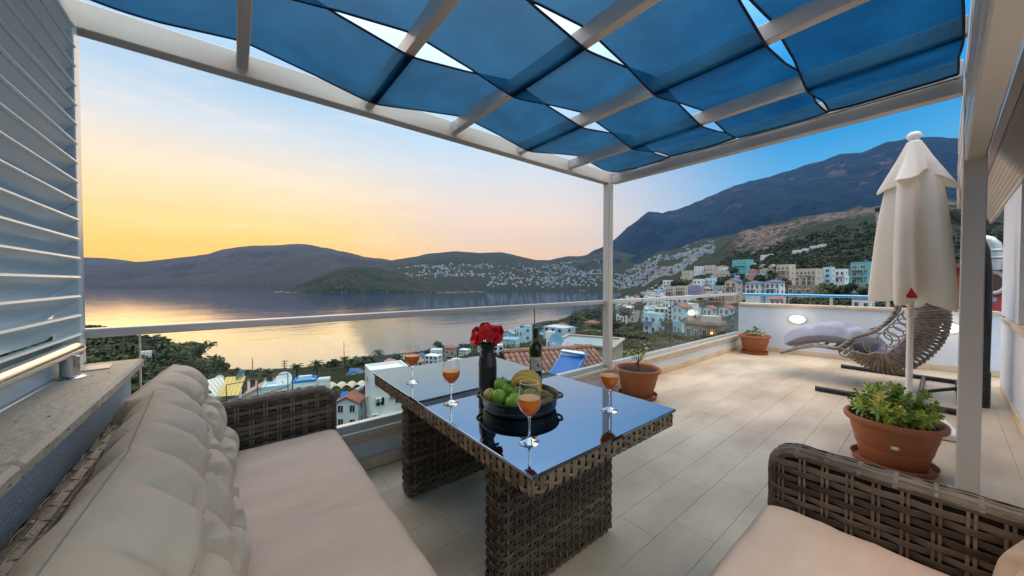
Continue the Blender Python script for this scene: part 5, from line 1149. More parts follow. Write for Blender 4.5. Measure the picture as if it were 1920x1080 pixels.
# ================================================================== the town
HOUSES = [
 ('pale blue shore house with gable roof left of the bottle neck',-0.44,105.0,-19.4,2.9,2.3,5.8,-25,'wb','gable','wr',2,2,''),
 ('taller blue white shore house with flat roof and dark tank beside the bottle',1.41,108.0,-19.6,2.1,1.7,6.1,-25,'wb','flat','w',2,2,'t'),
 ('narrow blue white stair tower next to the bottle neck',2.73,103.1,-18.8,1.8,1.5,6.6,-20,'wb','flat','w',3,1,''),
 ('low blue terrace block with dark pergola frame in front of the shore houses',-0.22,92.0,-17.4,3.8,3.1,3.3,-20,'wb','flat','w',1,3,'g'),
 ('white stair block on the roof right of the bottle',6.31,26.2,-4.2,0.5,0.4,1.3,-20,'w','flat','w',1,1,''),
 ('low white villa with blue roof edge between bottle and satellite dishes',5.79,130.7,-21.1,4.5,3.6,3.6,-25,'w','flat','b',1,3,''),
 ('grey house with red hipped roofs on the slope left of the corner post',8.22,171.8,-24.8,5.0,4.0,5.7,-25,'c','hip','r',2,3,''),
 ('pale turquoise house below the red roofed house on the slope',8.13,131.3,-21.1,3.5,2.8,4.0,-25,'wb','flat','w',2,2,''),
 ('small bright blue cube house among trees left of the corner post',10.7,152.7,-22.0,2.2,1.8,3.0,-20,'bl','flat','w',2,1,''),
 ('pink house with red roof and dark dome on the hill left of the corner post',13.06,154.0,-19.9,5.0,4.0,4.4,-30,'pk','hip','r',2,2,'t'),
 ('long low white terrace wall building under the pink house',13.1,97.5,-14.5,3.8,3.0,1.9,-15,'w','flat','st',1,4,''),
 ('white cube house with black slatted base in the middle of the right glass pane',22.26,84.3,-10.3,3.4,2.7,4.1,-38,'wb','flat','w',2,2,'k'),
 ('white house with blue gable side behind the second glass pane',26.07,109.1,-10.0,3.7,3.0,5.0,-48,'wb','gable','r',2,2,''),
 ('lowest white row house of the descending terrace row',24.19,153.5,-11.6,2.9,2.3,4.5,-45,'w','flat','w',2,2,'b'),
 ('second white row house of the descending terrace row',23.12,174.0,-11.5,2.8,2.3,4.2,-45,'w','flat','w',2,2,'b'),
 ('third white row house of the descending terrace row',22.15,194.3,-11.4,2.8,2.3,4.1,-45,'w','flat','w',2,2,'b'),
 ('topmost white row house of the descending terrace row',21.28,220.0,-11.6,3.0,2.4,4.1,-45,'w','flat','w',2,2,''),
 ('left white house with red gable behind the right end of the glass',29.68,109.3,-9.8,2.6,2.1,4.4,-35,'w','gable','r',2,2,'b'),
 ('right white house with red gable and blue side at the right end of the glass',31.76,105.8,-9.0,2.8,2.2,4.1,-35,'w','gable','r',2,2,'b'),
 ('small red gabled annex above the beige stone house',27.06,74.1,-8.2,1.9,1.5,2.5,-35,'w','gable','r',1,1,''),
 ('beige stone house with dentil cornice and flat terrace roof behind the glass',29.14,66.4,-8.9,5.0,4.0,3.2,-20,'st','flat','st',1,4,'n'),
 ('turquoise garden wall house left of the beige stone house',25.68,77.7,-9.5,1.7,1.3,2.4,-30,'tq','flat','w',1,2,''),
 ('white two storey house left of the descending row with open terrace',19.77,159.4,-12.5,4.1,3.3,5.1,-35,'w','flat','w',2,2,'b'),
 ('grey white house at the left edge of the right glass pane',17.56,125.9,-14.2,2.8,2.2,3.7,-30,'w','flat','w',2,2,''),
 ('small cream house above the garden beside the sapling cane',19.14,148.2,-15.1,3.2,2.6,4.1,-30,'c','hip','r',1,2,''),
 ('white block with terrace at the lower left beside the sapling leaves',17.16,99.4,-13.6,2.5,2.0,2.6,-25,'w','flat','w',1,2,''),
 ('teal and white modern house with white grid frame on the hillside',33.57,396.0,10.4,13.3,10.7,11.2,-30,'tl','flat','w',2,3,'b'),
 ('blue white cube house pair above the glass rail',28.33,284.0,-4.5,5.8,4.6,7.3,-40,'w','flat','w',2,2,'b'),
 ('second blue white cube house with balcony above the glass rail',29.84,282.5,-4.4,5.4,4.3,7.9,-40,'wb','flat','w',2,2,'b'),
 ('long lilac house above the glass rail',27.96,226.4,-6.7,6.9,5.5,4.6,-20,'li','flat','w',1,4,''),
 ('cream row house with verandas left of the lilac house',26.07,239.4,-7.3,5.5,4.4,5.6,-25,'c','flat','w',2,4,'b'),
 ('cream row house with dark openings at the left end of the verandas',24.56,247.4,-8.4,4.8,3.8,6.2,-25,'c','flat','w',2,3,'b'),
 ('small blue white pair house far left above the glass rail',23.01,358.5,-11.4,7.0,5.6,5.1,-30,'wb','flat','w',1,2,''),
 ('small orange lit house at the far left above the glass rail',21.54,408.5,-14.5,6.0,4.8,4.7,-30,'w','flat','or',1,2,''),  # orange light on the house is put into its roof edge colour
 ('white villa with verandas in the trees left of the cube houses',24.19,361.8,-4.8,6.9,5.6,7.1,-30,'w','flat','w',2,2,'b'),
 ('cyan and cream tower house with blue roof at the end of the glass rail',32.55,166.1,-3.0,4.7,3.7,5.4,-35,'c','gable','bu',2,2,'b'),
 ('cream villa with red gable and veranda left of the parasol rail',34.47,182.0,-3.8,4.6,3.7,3.9,-22,'c','hip','r',1,3,'b'),
 ('pink white house with red roof on the upper slope',34.74,328.6,3.8,4.6,3.7,7.1,-30,'pk','hip','r',2,2,''),
 ('white house with red roof beside the pink white house',35.83,330.5,3.8,4.7,3.8,7.0,-30,'w','hip','r',2,2,''),
 ('cream house with red roof at the left of the palms',36.74,327.0,4.1,3.1,2.4,6.8,-30,'c','hip','r',2,1,''),
 ('long pale retaining house with low white front on the hillside',31.25,397.7,4.9,14.7,11.8,6.3,-20,'c','flat','w',1,5,''),
 ('cream hillside house at the left of the upper row',26.81,481.8,6.6,10.2,8.2,7.9,-30,'c','flat','w',1,3,''),
 ('white hillside house in the middle of the upper row',28.3,499.7,11.4,8.9,7.1,8.8,-30,'w','flat','w',2,2,''),
 ('cream hillside house with veranda in the upper row',29.71,495.1,11.8,9.5,7.6,9.2,-30,'c','flat','w',1,3,'b'),
 ('pale house with red roof at the right of the upper row',31.15,490.8,12.2,9.2,7.3,8.4,-30,'w','hip','r',1,2,''),
 ('white hill house with dark windows in the row under the rocks',35.89,580.1,27.3,5.5,4.4,9.4,-35,'w','flat','w',2,2,''),
 ('white hill house with blue side in the row under the rocks',36.63,585.7,28.0,5.4,4.4,10.1,-35,'w','flat','w',2,1,''),
 ('cream hill house at the top of the row under the rocks',36.83,649.6,39.6,7.6,6.1,7.2,-30,'c','hip','r',1,2,''),
 ('lower white twin house with blue side on the green hill',39.33,517.2,29.5,6.3,5.1,7.4,-42,'w','flat','w',2,2,''),
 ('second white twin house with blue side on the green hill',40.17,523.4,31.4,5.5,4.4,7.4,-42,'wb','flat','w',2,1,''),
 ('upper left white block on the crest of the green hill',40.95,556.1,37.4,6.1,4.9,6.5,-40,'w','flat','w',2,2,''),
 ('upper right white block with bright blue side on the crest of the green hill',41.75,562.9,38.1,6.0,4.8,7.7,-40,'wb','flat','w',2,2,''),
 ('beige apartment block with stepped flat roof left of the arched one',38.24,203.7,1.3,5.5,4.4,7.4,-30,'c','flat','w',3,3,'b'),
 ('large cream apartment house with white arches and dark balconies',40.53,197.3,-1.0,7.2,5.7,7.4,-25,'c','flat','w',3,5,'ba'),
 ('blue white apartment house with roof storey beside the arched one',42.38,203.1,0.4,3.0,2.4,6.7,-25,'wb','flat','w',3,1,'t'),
 ('blue apartment wing with brown balconies right of the roof storey',43.49,213.6,0.8,3.5,2.8,5.7,-25,'w','flat','w',2,2,'b'),
 ('turquoise house with white terrace left of the closed parasol',45.26,170.5,0.4,4.7,3.8,7.2,-30,'tl','flat','w',3,2,'bt'),
 ('near white villa with red dome and green blue side above the rail',35.01,116.0,-2.4,3.4,2.7,3.8,-28,'w','hip','bu',2,3,'b'),
 ('near white villa with blue dome beside the stone wall above the rail',37.16,115.4,-2.3,3.3,2.6,4.0,-28,'w','hip','bu',2,3,'b'),
 ('long brown stone terrace building with dark doorway above the rail',39.94,130.4,-3.0,6.1,4.9,2.9,-18,'st','flat','st',1,3,''),
 ('small white house with red hipped roof under the rail',37.64,75.8,-3.0,2.2,1.7,1.6,-20,'w','hip','r',1,3,''),
 ('pale stone garden building left of the parasol hem',45.48,121.2,-2.4,2.7,2.2,2.1,-20,'st','flat','w',1,2,''),
 ('low white outbuilding under the rail near the parasol',45.35,68.3,-2.6,1.9,1.5,1.4,-15,'w','flat','st',1,2,''),
 ('white house with red slanted roof and solar panels next to the table edge',-25.18,61.9,-22.1,3.6,2.9,5.0,-20,'w','gable','r',2,2,'s'),
 ('tall white cube house with door and air conditioners behind the table corner',-19.97,60.6,-22.5,5.8,4.7,9.6,12,'w','flat','w',3,2,'x'),
 ('small pale blue house with dark solar roof among the shore trees',-24.34,131.7,-34.5,5.3,4.2,5.0,-15,'wb','gable','bu',1,2,'s'),
 ('low house with pink tiled roof and white chimney posts left of the blue sheet roof',-35.89,81.5,-23.5,5.0,4.0,4.9,-12,'w','gable','pk',2,3,'q'),
 ('house with pale blue sheet roof above the wicker arm',-34.2,72.5,-21.5,3.9,3.2,4.7,-8,'w','flat','pb',2,3,''),
 ('house with bright blue tarpaulin roof above the wicker arm',-30.86,76.9,-23.8,3.6,2.9,6.2,-8,'w','flat','b',2,2,'u'),
 ('small white block with pink window right of the blue tarpaulin roof',-28.54,72.9,-23.0,1.8,1.5,6.0,-10,'w','flat','w',2,1,''),
 ('low white house front under the tilted panels beside the back cushion',-39.99,78.3,-22.9,4.9,3.9,4.2,-8,'w','flat','w',1,3,''),
 ('small pink shore house behind the dark vase',-10.1,193.0,-39.6,5.9,4.7,5.8,-15,'pk','hip','r',1,2,''),
 ('white shore cabin left of the pink shore house',-12.3,204.7,-41.7,6.1,4.9,3.7,-15,'w','flat','w',1,2,''),
 ('blue roofed shore cabin behind the left juice glass',-14.72,191.3,-40.8,5.2,4.1,3.4,-15,'w','gable','bu',1,2,''),
 ('small red roofed hut on the green headland at left',-48.0,112.1,-15.8,2.6,2.1,2.1,-10,'pk','gable','r',1,2,''),
 ('white cabin beside the side wall at the far left',-46.58,90.2,-14.1,1.2,0.9,2.5,-10,'w','flat','w',1,2,''),
]

def hm(n, a, b=None, **k): return mat(n, a, b or tuple(c*1.12 for c in a), rough=.85, scale=.6, bump=.0, **k)
HM = {'w': hm('white_wash', (.62, .64, .64), (.72, .73, .72)), 'c': hm('cream_render', (.47, .40, .31)), 'pk': hm('pink_render', (.50, .36, .30)), 'tl': hm('teal_render', (.10, .36, .38)),
      'tq': hm('turquoise_render', (.22, .46, .48)), 'li': hm('lilac_render', (.26, .22, .36)), 'st': mat('house_stone', (.20, .145, .10), (.36, .28, .20), rough=.9, scale=1.6, bump=.5, bscale=3), 'bl': hm('blue_render', (.12, .40, .62)), 'r': mat('red_roof_tiles', (.20, .065, .04), (.32, .12, .075), rough=.85, scale=1.2),
      'b': hm('blue_sheet', (.02, .19, .52)), 'bu': hm('slate_blue_roof', (.06, .10, .19)), 'pb': hm('pale_blue_sheet', (.40, .60, .68)), 'or': hm('orange_lit_tint', (.55, .27, .09)), 'wb': hm('sky_tinted_wash', (.42, .58, .66)), 'wr': hm('pale_roof', (.22, .28, .31))}  # pale blue wash: blue sky light put into the colour of white houses
HM['pk'] = hm('pink_tile', (.42, .20, .16), (.52, .30, .25))
M_pane = mat('window_pane', (.015, .022, .03), rough=.06, spec=.8)
M_frame = mat('window_frame_white', (.6, .6, .58), rough=.6)
M_shut = mat('brown_joinery', (.09, .05, .03), rough=.7)
M_metal = mat('grey_metal', (.30, .31, .32), rough=.4, metal=.6)
M_panel = mat('solar_panel_glass', (.008, .10, .36), rough=.22, spec=.3)
def unit_frame():
    mb = MB(); t_ = .09
    for c, d in (((0, 0, .5-t_/2), (1, .07, t_)), ((0, 0, -.5+t_/2), (1, .07, t_)), ((-.5+t_/2, 0, 0), (t_, .07, 1-2*t_)), ((.5-t_/2, 0, 0), (t_, .07, 1-2*t_)), ((0, 0, 0), (t_*.7, .05, 1-2*t_))): mb.box(c, d)
    return mb.mesh('window', M_frame, smooth=False)
UF = unit_frame(); UP = MB().box((0, .012, 0), (.97, .03, .97)).mesh('pane', M_pane, smooth=False)
def window(parent, x, y, z, w_, h_, rz=0.0):
    f_ = put('window', UF, parent, (x, y, z), rz); f_.scale = (w_, 1, h_); put('pane', UP, f_); return f_
def gable_mesh(w_, d_, z0, rise, over, m_):
    hw, hd = w_/2+over, d_/2+over; t_ = .16; mb = MB()
    # ridge runs front to back (local y): gable faces the front
    for sg in (-1, 1):
        a = [(0, -hd, z0+rise), (sg*hw, -hd, z0-over*.4), (sg*hw, hd, z0-over*.4), (0, hd, z0+rise)]
        b_ = [(x, y, z-t_) for x, y, z in a]; mb.add(a+b_, [(0, 1, 2, 3), (7, 6, 5, 4), (0, 4, 5, 1), (1, 5, 6, 2), (2, 6, 7, 3), (3, 7, 4, 0)])
    return mb.mesh('roof', m_, smooth=False)
def house(rec):
    lab, b_, D, zb, w_, d_, h_, yaw, wall, rk, rm, fl_, co, op = rec
    x, y = bd(b_, D); gz = float(ter(b_, D)); down = max(0.5, zb-gz+1.5+.15*d_)
    az = math.atan2(y, x)-math.pi/2+R(yaw)
    t_ = thing('house', lab, 'house', (x, y, zb), az)
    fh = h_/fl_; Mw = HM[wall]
    rise = {'flat': 0, 'gable': .22*w_+.2, 'hip': .2*w_}[rk]; hw_ = h_-rise*.8 if rk != 'flat' else h_
    mb = MB().box((0, 0, (hw_-down)/2), (w_, d_, hw_+down))
    if rk == 'gable':
        for sg in (-1, 1):
            yy = sg*d_/2; mb.add([(-w_/2, yy, hw_), (w_/2, yy, hw_), (0, yy, hw_+rise)], [(0, 1, 2) if sg < 0 else (2, 1, 0)])
    mb.build('wall', Mw, t_, smooth=False)
    Mr = HM[rm]
    if rk == 'gable': put('roof', gable_mesh(w_, d_, hw_+.08, rise, .3, Mr), t_)
    elif rk == 'hip':
        o_ = .35; r_ = max(.1, (w_-d_)/2); mb = MB()
        mb.add([(-w_/2-o_, -d_/2-o_, hw_), (w_/2+o_, -d_/2-o_, hw_), (w_/2+o_, d_/2+o_, hw_), (-w_/2-o_, d_/2+o_, hw_), (-r_, 0, hw_+rise), (r_, 0, hw_+rise)], [(0, 1, 5, 4), (1, 2, 5), (2, 3, 4, 5), (3, 0, 4), (3, 2, 1, 0)])
        mb.build('roof', Mr, t_, smooth=False)
    else:
        mb = MB()
        for c, dd in (((0, -d_/2+.08, 0), (w_+.1, .2, .5)), ((0, d_/2-.08, 0), (w_+.1, .2, .5)), ((-w_/2+.08, 0, 0), (.2, d_-.2, .5)), ((w_/2-.08, 0, 0), (.2, d_-.2, .5))): mb.box((c[0], c[1], hw_+.2), dd)
        mb.build('roof_parapet', Mr if rm not in ('w',) else Mw, t_, smooth=False)
    side = 1 if yaw <= 0 else -1
    for k in range(fl_):
        zc = hw_*(k+.54)/fl_; wh = min(1.5, fh*.52); ww = min(1.5, w_/co*.5)
        for c in range(co):
            xx = -w_/2+w_*(c+.5)/co
            tall = (k == 0 and c % 3 == 1) or ('b' in op)
            window(t_, xx, -d_/2-.02, zc-(.12*fh if tall else 0), ww*(1.25 if 'b' in op else 1), wh*(1.3 if tall else 1))
        ns = max(1, int(d_/4))
        for c in range(ns):
            if d_ > 1.2: window(t_, side*(w_/2+.02), -d_/2+d_*(c+.5)/ns, zc, min(1.0, d_*.3), wh*.8, side*math.pi/2)
        if 'b' in op and k > 0:
            zf = hw_*k/fl_; bw, bdp = w_*.86, min(1.3, d_*.3)
            s_ = MB().box((0, -d_/2-bdp/2, zf), (bw, bdp, .16)).build('balcony', Mw, t_, smooth=False)
            mb = MB(); mb.box((0, -d_/2-bdp, zf+.95), (bw, .05, .06))
            for q in np.linspace(-bw/2+.05, bw/2-.05, max(3, int(bw/.5))): mb.box((q, -d_/2-bdp, zf+.5), (.04, .04, .86))
            mb.build('railing', M_metal if wall != 'c' else M_shut, s_, smooth=False)
            for q in (-bw/2+.12, bw/2-.12): MB().box((q, -d_/2-bdp+.12, zf-fh*.5+.04), (.2, .2, fh-.2)).build('column', Mw, t_, smooth=False)
    if 'a' in op:      # big white frame arches in front of the balconies
        for q in (-.32, .02):
            mb = MB(); cx_ = q*w_; aw = w_*.13; pts = [(cx_-aw, 0), (cx_-aw, hw_*.50)]+[(cx_-aw*math.cos(a), hw_*.50+aw*.5*math.sin(a)) for a in np.linspace(.2, math.pi-.2, 8)]+[(cx_+aw, hw_*.50), (cx_+aw, 0)]
            mb.tube([(p, -d_/2-1.45, z) for p, z in pts], .16, 4); mb.build('arch', HM['w'], t_, smooth=False)
    if 't' in op: MB().lathe([(.55, 0), (.55, 1.0), (.35, 1.15), (.0005, 1.18)], 14, c=(w_*.15, d_*.1, hw_+.05)).build('water_tank', HM['bu'], t_)
    if 'g' in op:
        mb = MB()
        for q in (-w_/2, 0, w_/2): mb.box((q, -d_/2-.9, hw_*.5), (.12, .12, hw_))
        mb.box((0, -d_/2-.9, hw_+.05), (w_+.4, .16, .16)); mb.box((0, -d_/2-.9, hw_*.55), (w_+.4, .1, .1)); mb.build('frame', M_shut, t_, smooth=False)
    if 'k' in op:
        MB().box((0, -d_*.15, -1.0), (w_*1.15, d_*1.2, 2.0)).build('slatted_base', HM['bu'], t_, smooth=False); MB().box((-w_*.2, -d_/2-.5, hw_*.62), (w_*.7, 1.0, .12)).build('canopy', HM['bu'], t_, smooth=False)
    if 'n' in op:
        mb = MB(); n = 16
        for i in range(n): mb.box((-w_/2+w_*(i+.5)/n, -d_/2-.12, hw_-.12), (w_/n*.5, .22, .18))
        mb.build('dentils', HM['st'], t_, smooth=False); MB().box((0, -.05, hw_+.03), (w_+.5, d_+.5, .14)).build('cornice', HM['r'], t_, smooth=False)
        lm_ = MB().lathe([(.0005, -.16), (.1, -.12), (.16, 0), (.1, .12), (.0005, .16)], 10).build('porch_lamp', mat('porch_lamp_glow', (.9, .5, .2), emit=(1, .42, .06, 9.0)), t_, (w_*.36, -d_/2-.25, hw_*.62))
        MB().box((.15*w_, .1*d_, hw_+.7), (w_*.5, d_*.5, 1.2)).build('roof_room', HM['c'], t_, smooth=False)
    if 's' in op: solar(t_, (-w_*.22, -d_*.12, hw_+rise*.62), R(8), w_*.30)
    if 'x' in op:
        for (xx, zz) in ((-.30, .55), (.05, .58), (-.38, .30)):
            a_ = MB().box((xx*w_, -d_/2-.18, zz*hw_), (.85, .34, .62), bev=.04).build('air_conditioner', M_frame, t_); MB().lathe([(.24, 0), (.24, .012), (.0005, .012)], 16).build('fan', M_metal, a_).location = (0, 0, 0)
            a_.children[0].rotation_euler = (R(90), 0, 0); a_.children[0].location = (xx*w_-.1, -d_/2-.352, zz*hw_)
        dr = MB().box((-.06*w_, -d_/2-.03, 1.25), (1.0, .07, 2.1)).build('door', HM['tl'], t_, smooth=False); MB().box((-.06*w_-.75, -d_/2-.03, 1.25), (.6, .05, 2.0)).build('door_side', M_pane, t_, smooth=False)
        MB().box((-.06*w_, -d_/2-.3, 2.55), (2.2, .6, .12)).build('door_canopy', HM['w'], t_, smooth=False)
    if 'q' in op:
        for q in (-.4, -.15, .12, .4): c_ = MB().box((q*w_, -.1*d_, hw_+rise+.2), (.35, .35, 1.7), bev=.03).build('chimney', HM['w'], t_); MB().box((q*w_, -.1*d_, hw_+rise+1.12), (.5, .5, .14)).build('cap', HM['r'], c_, smooth=False)
    if 'u' in op: MB().box((0, -.1*d_, hw_+.62), (w_*.62, .7, .8), bev=.05).build('roof_box', HM['pb'], t_)
    return t_
def solar(parent, loc, rz, s_=1.0, tank=True):
    e_ = MB(); q = R(38)
    pn = MB().box((0, 0, 0), (1.0*s_, 1.9*s_, .07*s_), M=Matrix.Rotation(q, 4, 'X')).build('solar_panel', M_panel, parent, loc, rz, smooth=False)
    return pn
for rec in HOUSES: house(rec)

# near red tiled roof under the railing: every barrel tile is an object
def rot_to(b_, yaw=0): x, y = bd(b_, 1.0); return math.atan2(y, x)-math.pi/2+R(yaw)
x, y = bd(8.2, 19.5)
NR = thing('tiled_house', 'house with weathered red barrel tile roof just below the railing by the bottle', 'house', (x, y, -6.95), rot_to(8.2, 24))
MB().box((0, 1.6, 1.15), (5.4, 6.6, 2.7)).build('wall', HM['w'], NR, smooth=False)
slope_a = R(21); rf = MB().add([(-2.9, -2.0, 2.55), (2.9, -2.0, 2.55), (2.9, 1.9, 2.55+3.9*math.tan(slope_a)), (-2.9, 1.9, 2.55+3.9*math.tan(slope_a)), (2.9, 5.4, 2.7), (-2.9, 5.4, 2.7)], [(0, 1, 2, 3), (3, 2, 4, 5)]).build('roof', HM['r'], NR, smooth=False)
M_bt = mat('barrel_tile', (.150, .068, .052), (.235, .118, .088), rough=.85, scale=3, obrand=.28, bump=.2, bscale=12)
mb = MB(); P = []
for u, rr in ((0, .150), (.47, .125)): P.append([(rr*math.cos(a), u, rr*math.sin(a)*.8) for a in np.linspace(-.1, math.pi+.1, 7)])
mb.grid(P); P2 = [[(p[0]*.86, p[1], p[2]*.86-.004) for p in row] for row in P]; mb.grid(P2, flip=True); bt_me = mb.mesh('barrel_tile', M_bt, angle=180)
for i in range(19):
    for j in range(9):
        put('barrel_tile', bt_me, rf, (-2.8+i*.312, -2.02+j*.43*math.cos(slope_a)+.012*(i % 2), 2.60+(j*.43)*math.sin(slope_a)+.008*(i % 3)), rot=(slope_a-.02, 0, rng.normal()*.012))
MB().tube([(-2.9, 1.9, 2.62+3.9*math.tan(slope_a)), (2.9, 1.9, 2.62+3.9*math.tan(slope_a))], .16, 8).build('ridge', M_bt, rf)
# solar water heater on that roof
x, y = bd(9.9, 17.2); SH = thing('solar_heater', 'blue solar panel with round white tank on the red tiled roof', 'solar heater', (x, y, -3.42), rot_to(9.9, -32))
M_tank = mat('tank_white', (.62, .68, .72), rough=.35)
mb = MB(); prof = [(0.0005, -.62), (.2, -.62), (.245, -.60), (.26, -.57), (.26, .57), (.245, .60), (.2, .62), (.0005, .62)]
mb.lathe(prof, 28); mb.v = [(z, yv, xv) for xv, yv, z in mb.v]; mb.f = [q[::-1] for q in mb.f]
tk = mb.build('tank', M_tank, SH, (-.1, .2, 1.02)); tk.rotation_euler = (0, 0, R(4))
mb = MB(); mb.lathe([(.10, 0), (.10, .03), (.06, .04), (.0005, .04)], 16); mb.v = [(-z, yv, xv) for xv, yv, z in mb.v]; mb.build('tank_valve', M_metal, tk, (-.62, 0, 0))
pm = Matrix.Rotation(R(36), 4, 'X')
pn = MB().box((0, 0, 0), (1.25, 2.0, .09), M=pm).build('panel', M_panel, SH, (.05, -.78, .48), smooth=False)
for c, d in (((-.635, 0, .01), (.05, 2.06, .12)), ((.635, 0, .01), (.05, 2.06, .12)), ((0, -1.015, .01), (1.22, .05, .12)), ((0, 1.015, .01), (1.22, .05, .12))):
    MB().box((0, 0, 0), d, M=pm).build('panel_frame', mat('blue_frame', (.05, .22, .50), rough=.4), pn, tuple(pm @ Vector(c)), smooth=False)
MB().box((.05, .10, 1.20), (1.45, .5, .03), M=Matrix.Rotation(R(-10), 4, 'X')).build('cover', HM['b'], SH, smooth=False)
for q in (-.55, .6):
    MB().tube([(q, .2, .75), (q, .35, -.6)], .025, 6).build('support', M_metal, SH); MB().tube([(q, .2, .75), (q, -1.3, -.5)], .025, 6).build('support', M_metal, SH)
def dish(lab, b_, D, z, r_, yaw, tilt, m_, grp='satellite dishes on the roofs', pole=1.2):
    x, y = bd(b_, D); t_ = thing('satellite_dish', lab, 'satellite dish', (x, y, z), rot_to(b_, yaw), grp)
    MB().tube([(0, .1, -pole), (0, .1, 0)], .035*r_/.5, 8).build('mast', M_metal, t_)
    mb = MB(); prof = [(.0005, .0)]+[(r_*u, .22*r_*u*u) for u in (.2, .4, .6, .8, .95, 1.0)]+[(r_*.98, .22*r_*1.02), (r_*.6, .05*r_*1.5+.02), (.0005, .02)]
    mb.lathe(prof, 28); d_ = mb.build('reflector', m_, t_); d_.rotation_euler = (R(90+tilt), 0, 0)
    MB().tube([(0, -.02, -r_*.9), (0, -r_*.75, -.1)], .02*r_/.5, 6).build('arm', M_metal, t_); MB().box((0, -r_*.77, -.08), (.1*r_*2, .14*r_*2, .1*r_*2), bev=.01).build('receiver', M_frame, t_)
    return t_
M_dish = mat('dish_white', (.66, .70, .72), rough=.45); M_dishb = mat('dish_blue', (.18, .45, .62), rough=.45)
dish('blue round satellite dish on the roof right of the bottle', 7.45, 24, -2.85, .62, -35, -5, M_dishb)
d2 = dish('white satellite dish with blue print facing left on the tiled roof', 9.3, 22.5, -2.95, .52, -40, -18, M_dish)
for zz_, ww_ in ((.07, .26), (.0, .34), (-.07, .22)):
    MB().box((0, 0, 0), (ww_, .004, .045)).build('print', HM['b'], d2, (.0, -.10+zz_*.3, zz_+.04), smooth=False).rotation_euler = (R(-18), 0, 0)
# stone building with flat terrace roof, half behind the corner post
x, y = bd(11.6, 25.5); SB = thing('stone_building', 'low rubble stone building with pale flat roof behind the corner post', 'building', (x, y, -7.45), rot_to(13.4, -14))
M_rub = mat('rubble_mortar', (.34, .28, .20), rough=.95)
MB().box((0, 1.4, 1.6), (4.4, 4.0, 5.1)).build('wall', M_rub, SB, smooth=False)
M_rst = mat('rubble_stone', (.30, .235, .16), (.48, .39, .28), rough=.9, scale=4, obrand=.3, bump=.3, bscale=14)
st_v = []
for s_ in range(6):
    g = random.Random(s_+60); k = 7; ol = [(math.cos(2*math.pi*i/k+g.uniform(-.25, .25))*g.uniform(.8, 1.05)*.5, math.sin(2*math.pi*i/k+g.uniform(-.25, .25))*g.uniform(.75, 1.0)*.5) for i in range(k)]
    mb = MB(); mb.add([(a*1.0, .06, b_) for a, b_ in ol]+[(a*.86, -.05, b_*.86) for a, b_ in ol], [tuple(range(k, 2*k))]+[(i, (i+1) % k, k+(i+1) % k, k+i) for i in range(k)]); st_v.append(mb.mesh('stone', M_rst, smooth=False))
for r_ in range(7):
    for c in range(11):
        o = put('stone', st_v[(r_*5+c*3) % 6], SB, (-2.1+c*.40+(.2 if r_ % 2 else 0)+rng.uniform(-.05, .05), -.63, 1.55+r_*.36+rng.uniform(-.04, .04)), rot=(0, rng.uniform(-.4, .4), 0)); o.scale = (.46+rng.uniform(-.06, .08), 1, .40+rng.uniform(-.05, .06))
for c, d in (((0, -.62, 4.27), (4.7, .34, .14)), ((-2.2, 1.4, 4.27), (.34, 3.7, .14)), ((2.2, 1.4, 4.27), (.34, 3.7, .14)), ((0, 3.4, 4.27), (4.7, .34, .14))): MB().box(c, d, bev=.01).build('coping', M_rub, SB)
MB().box((0, 1.4, 4.17), (4.1, 3.7, .05)).build('roof', HM['wr'], SB, smooth=False)

# roof furniture left of the table
def tilted(lab, b_, D, z, w_, l_, tilt, yaw, m_, strips, group=None):
    x, y = bd(b_, D); t_ = thing('tilted_panel', lab, 'panel', (x, y, z), rot_to(b_, yaw), group); M = Matrix.Rotation(R(tilt), 4, 'X')
    MB().box((0, 0, 0), (w_, l_, .05), M=M).build('sheet', M_metal, t_, smooth=False); n = strips
    me = MB().box((0, 0, 0), (w_/n*.84, l_*.98, .05), M=M).mesh('slat', m_, smooth=False)
    for i in range(n): put('slat', me, t_, tuple(Vector((-w_/2+w_*(i+.5)/n, 0, 0))+M @ Vector((0, 0, .045))))
    for q in (-w_*.4, w_*.4): MB().tube([(q, l_*.35, l_*.25), (q, l_*.42, -l_*.55)], .05, 6).build('leg', M_metal, t_)
    return t_
tilted('white striped tilted roof panel beside the back cushion', -40.6, 78, -16.8, 3.6, 3.8, 40, 34, mat('white_sheet', (.66, .62, .54), rough=.5), 6)
tilted('yellow sunset lit tilted roof panel right of the white striped one', -39.0, 76, -16.6, 3.0, 3.6, 48, -26, mat('sunset_tinted_sheet', (.72, .46, .12), rough=.3, metal=.5), 5)  # sunset glow on this panel is put into the sheet's yellow colour
dish('small dark dish above the yellow panel', -38.3, 77, -15.0, .95, 50, 20, M_dishb, pole=2.5)
dish('small white dish behind the striped panel', -40.3, 82, -16.4, .75, 20, -10, M_dish, pole=2)
dish('large pale dish beside the blue tarpaulin roof', -33.4, 72, -15.7, 1.25, -15, -25, M_dish, pole=2.5)
x, y = bd(-36.4, 70)
FR = thing('roof_frame', 'dark pipe frame standing on the pink tiled roof', 'frame', (x, y, -17.6), rot_to(-36.4, -8))
for p_, q_ in (((-4, 0, 0), (-4, 0, 2.6)), ((0, 0, 0), (0, 0, 2.9)), ((4.2, 0, 0), (4.2, 0, 3.4)), ((-4, 0, 2.6), (4.2, 0, 3.4)), ((-4, 0, -.8), (4.2, 0, 1.2))): MB().tube([p_, q_], .07, 6).build('pipe', M_shut, FR)
M_tent = mat('tan_canvas_tent', (.42, .35, .27), (.50, .42, .33), rough=.85, scale=1)
x, y = bd(-25.2, 84)
TN = thing('awning', 'tan scalloped awning roof in five bays beside the white house', 'awning', (x, y, -21.6), rot_to(-25.2, -14))
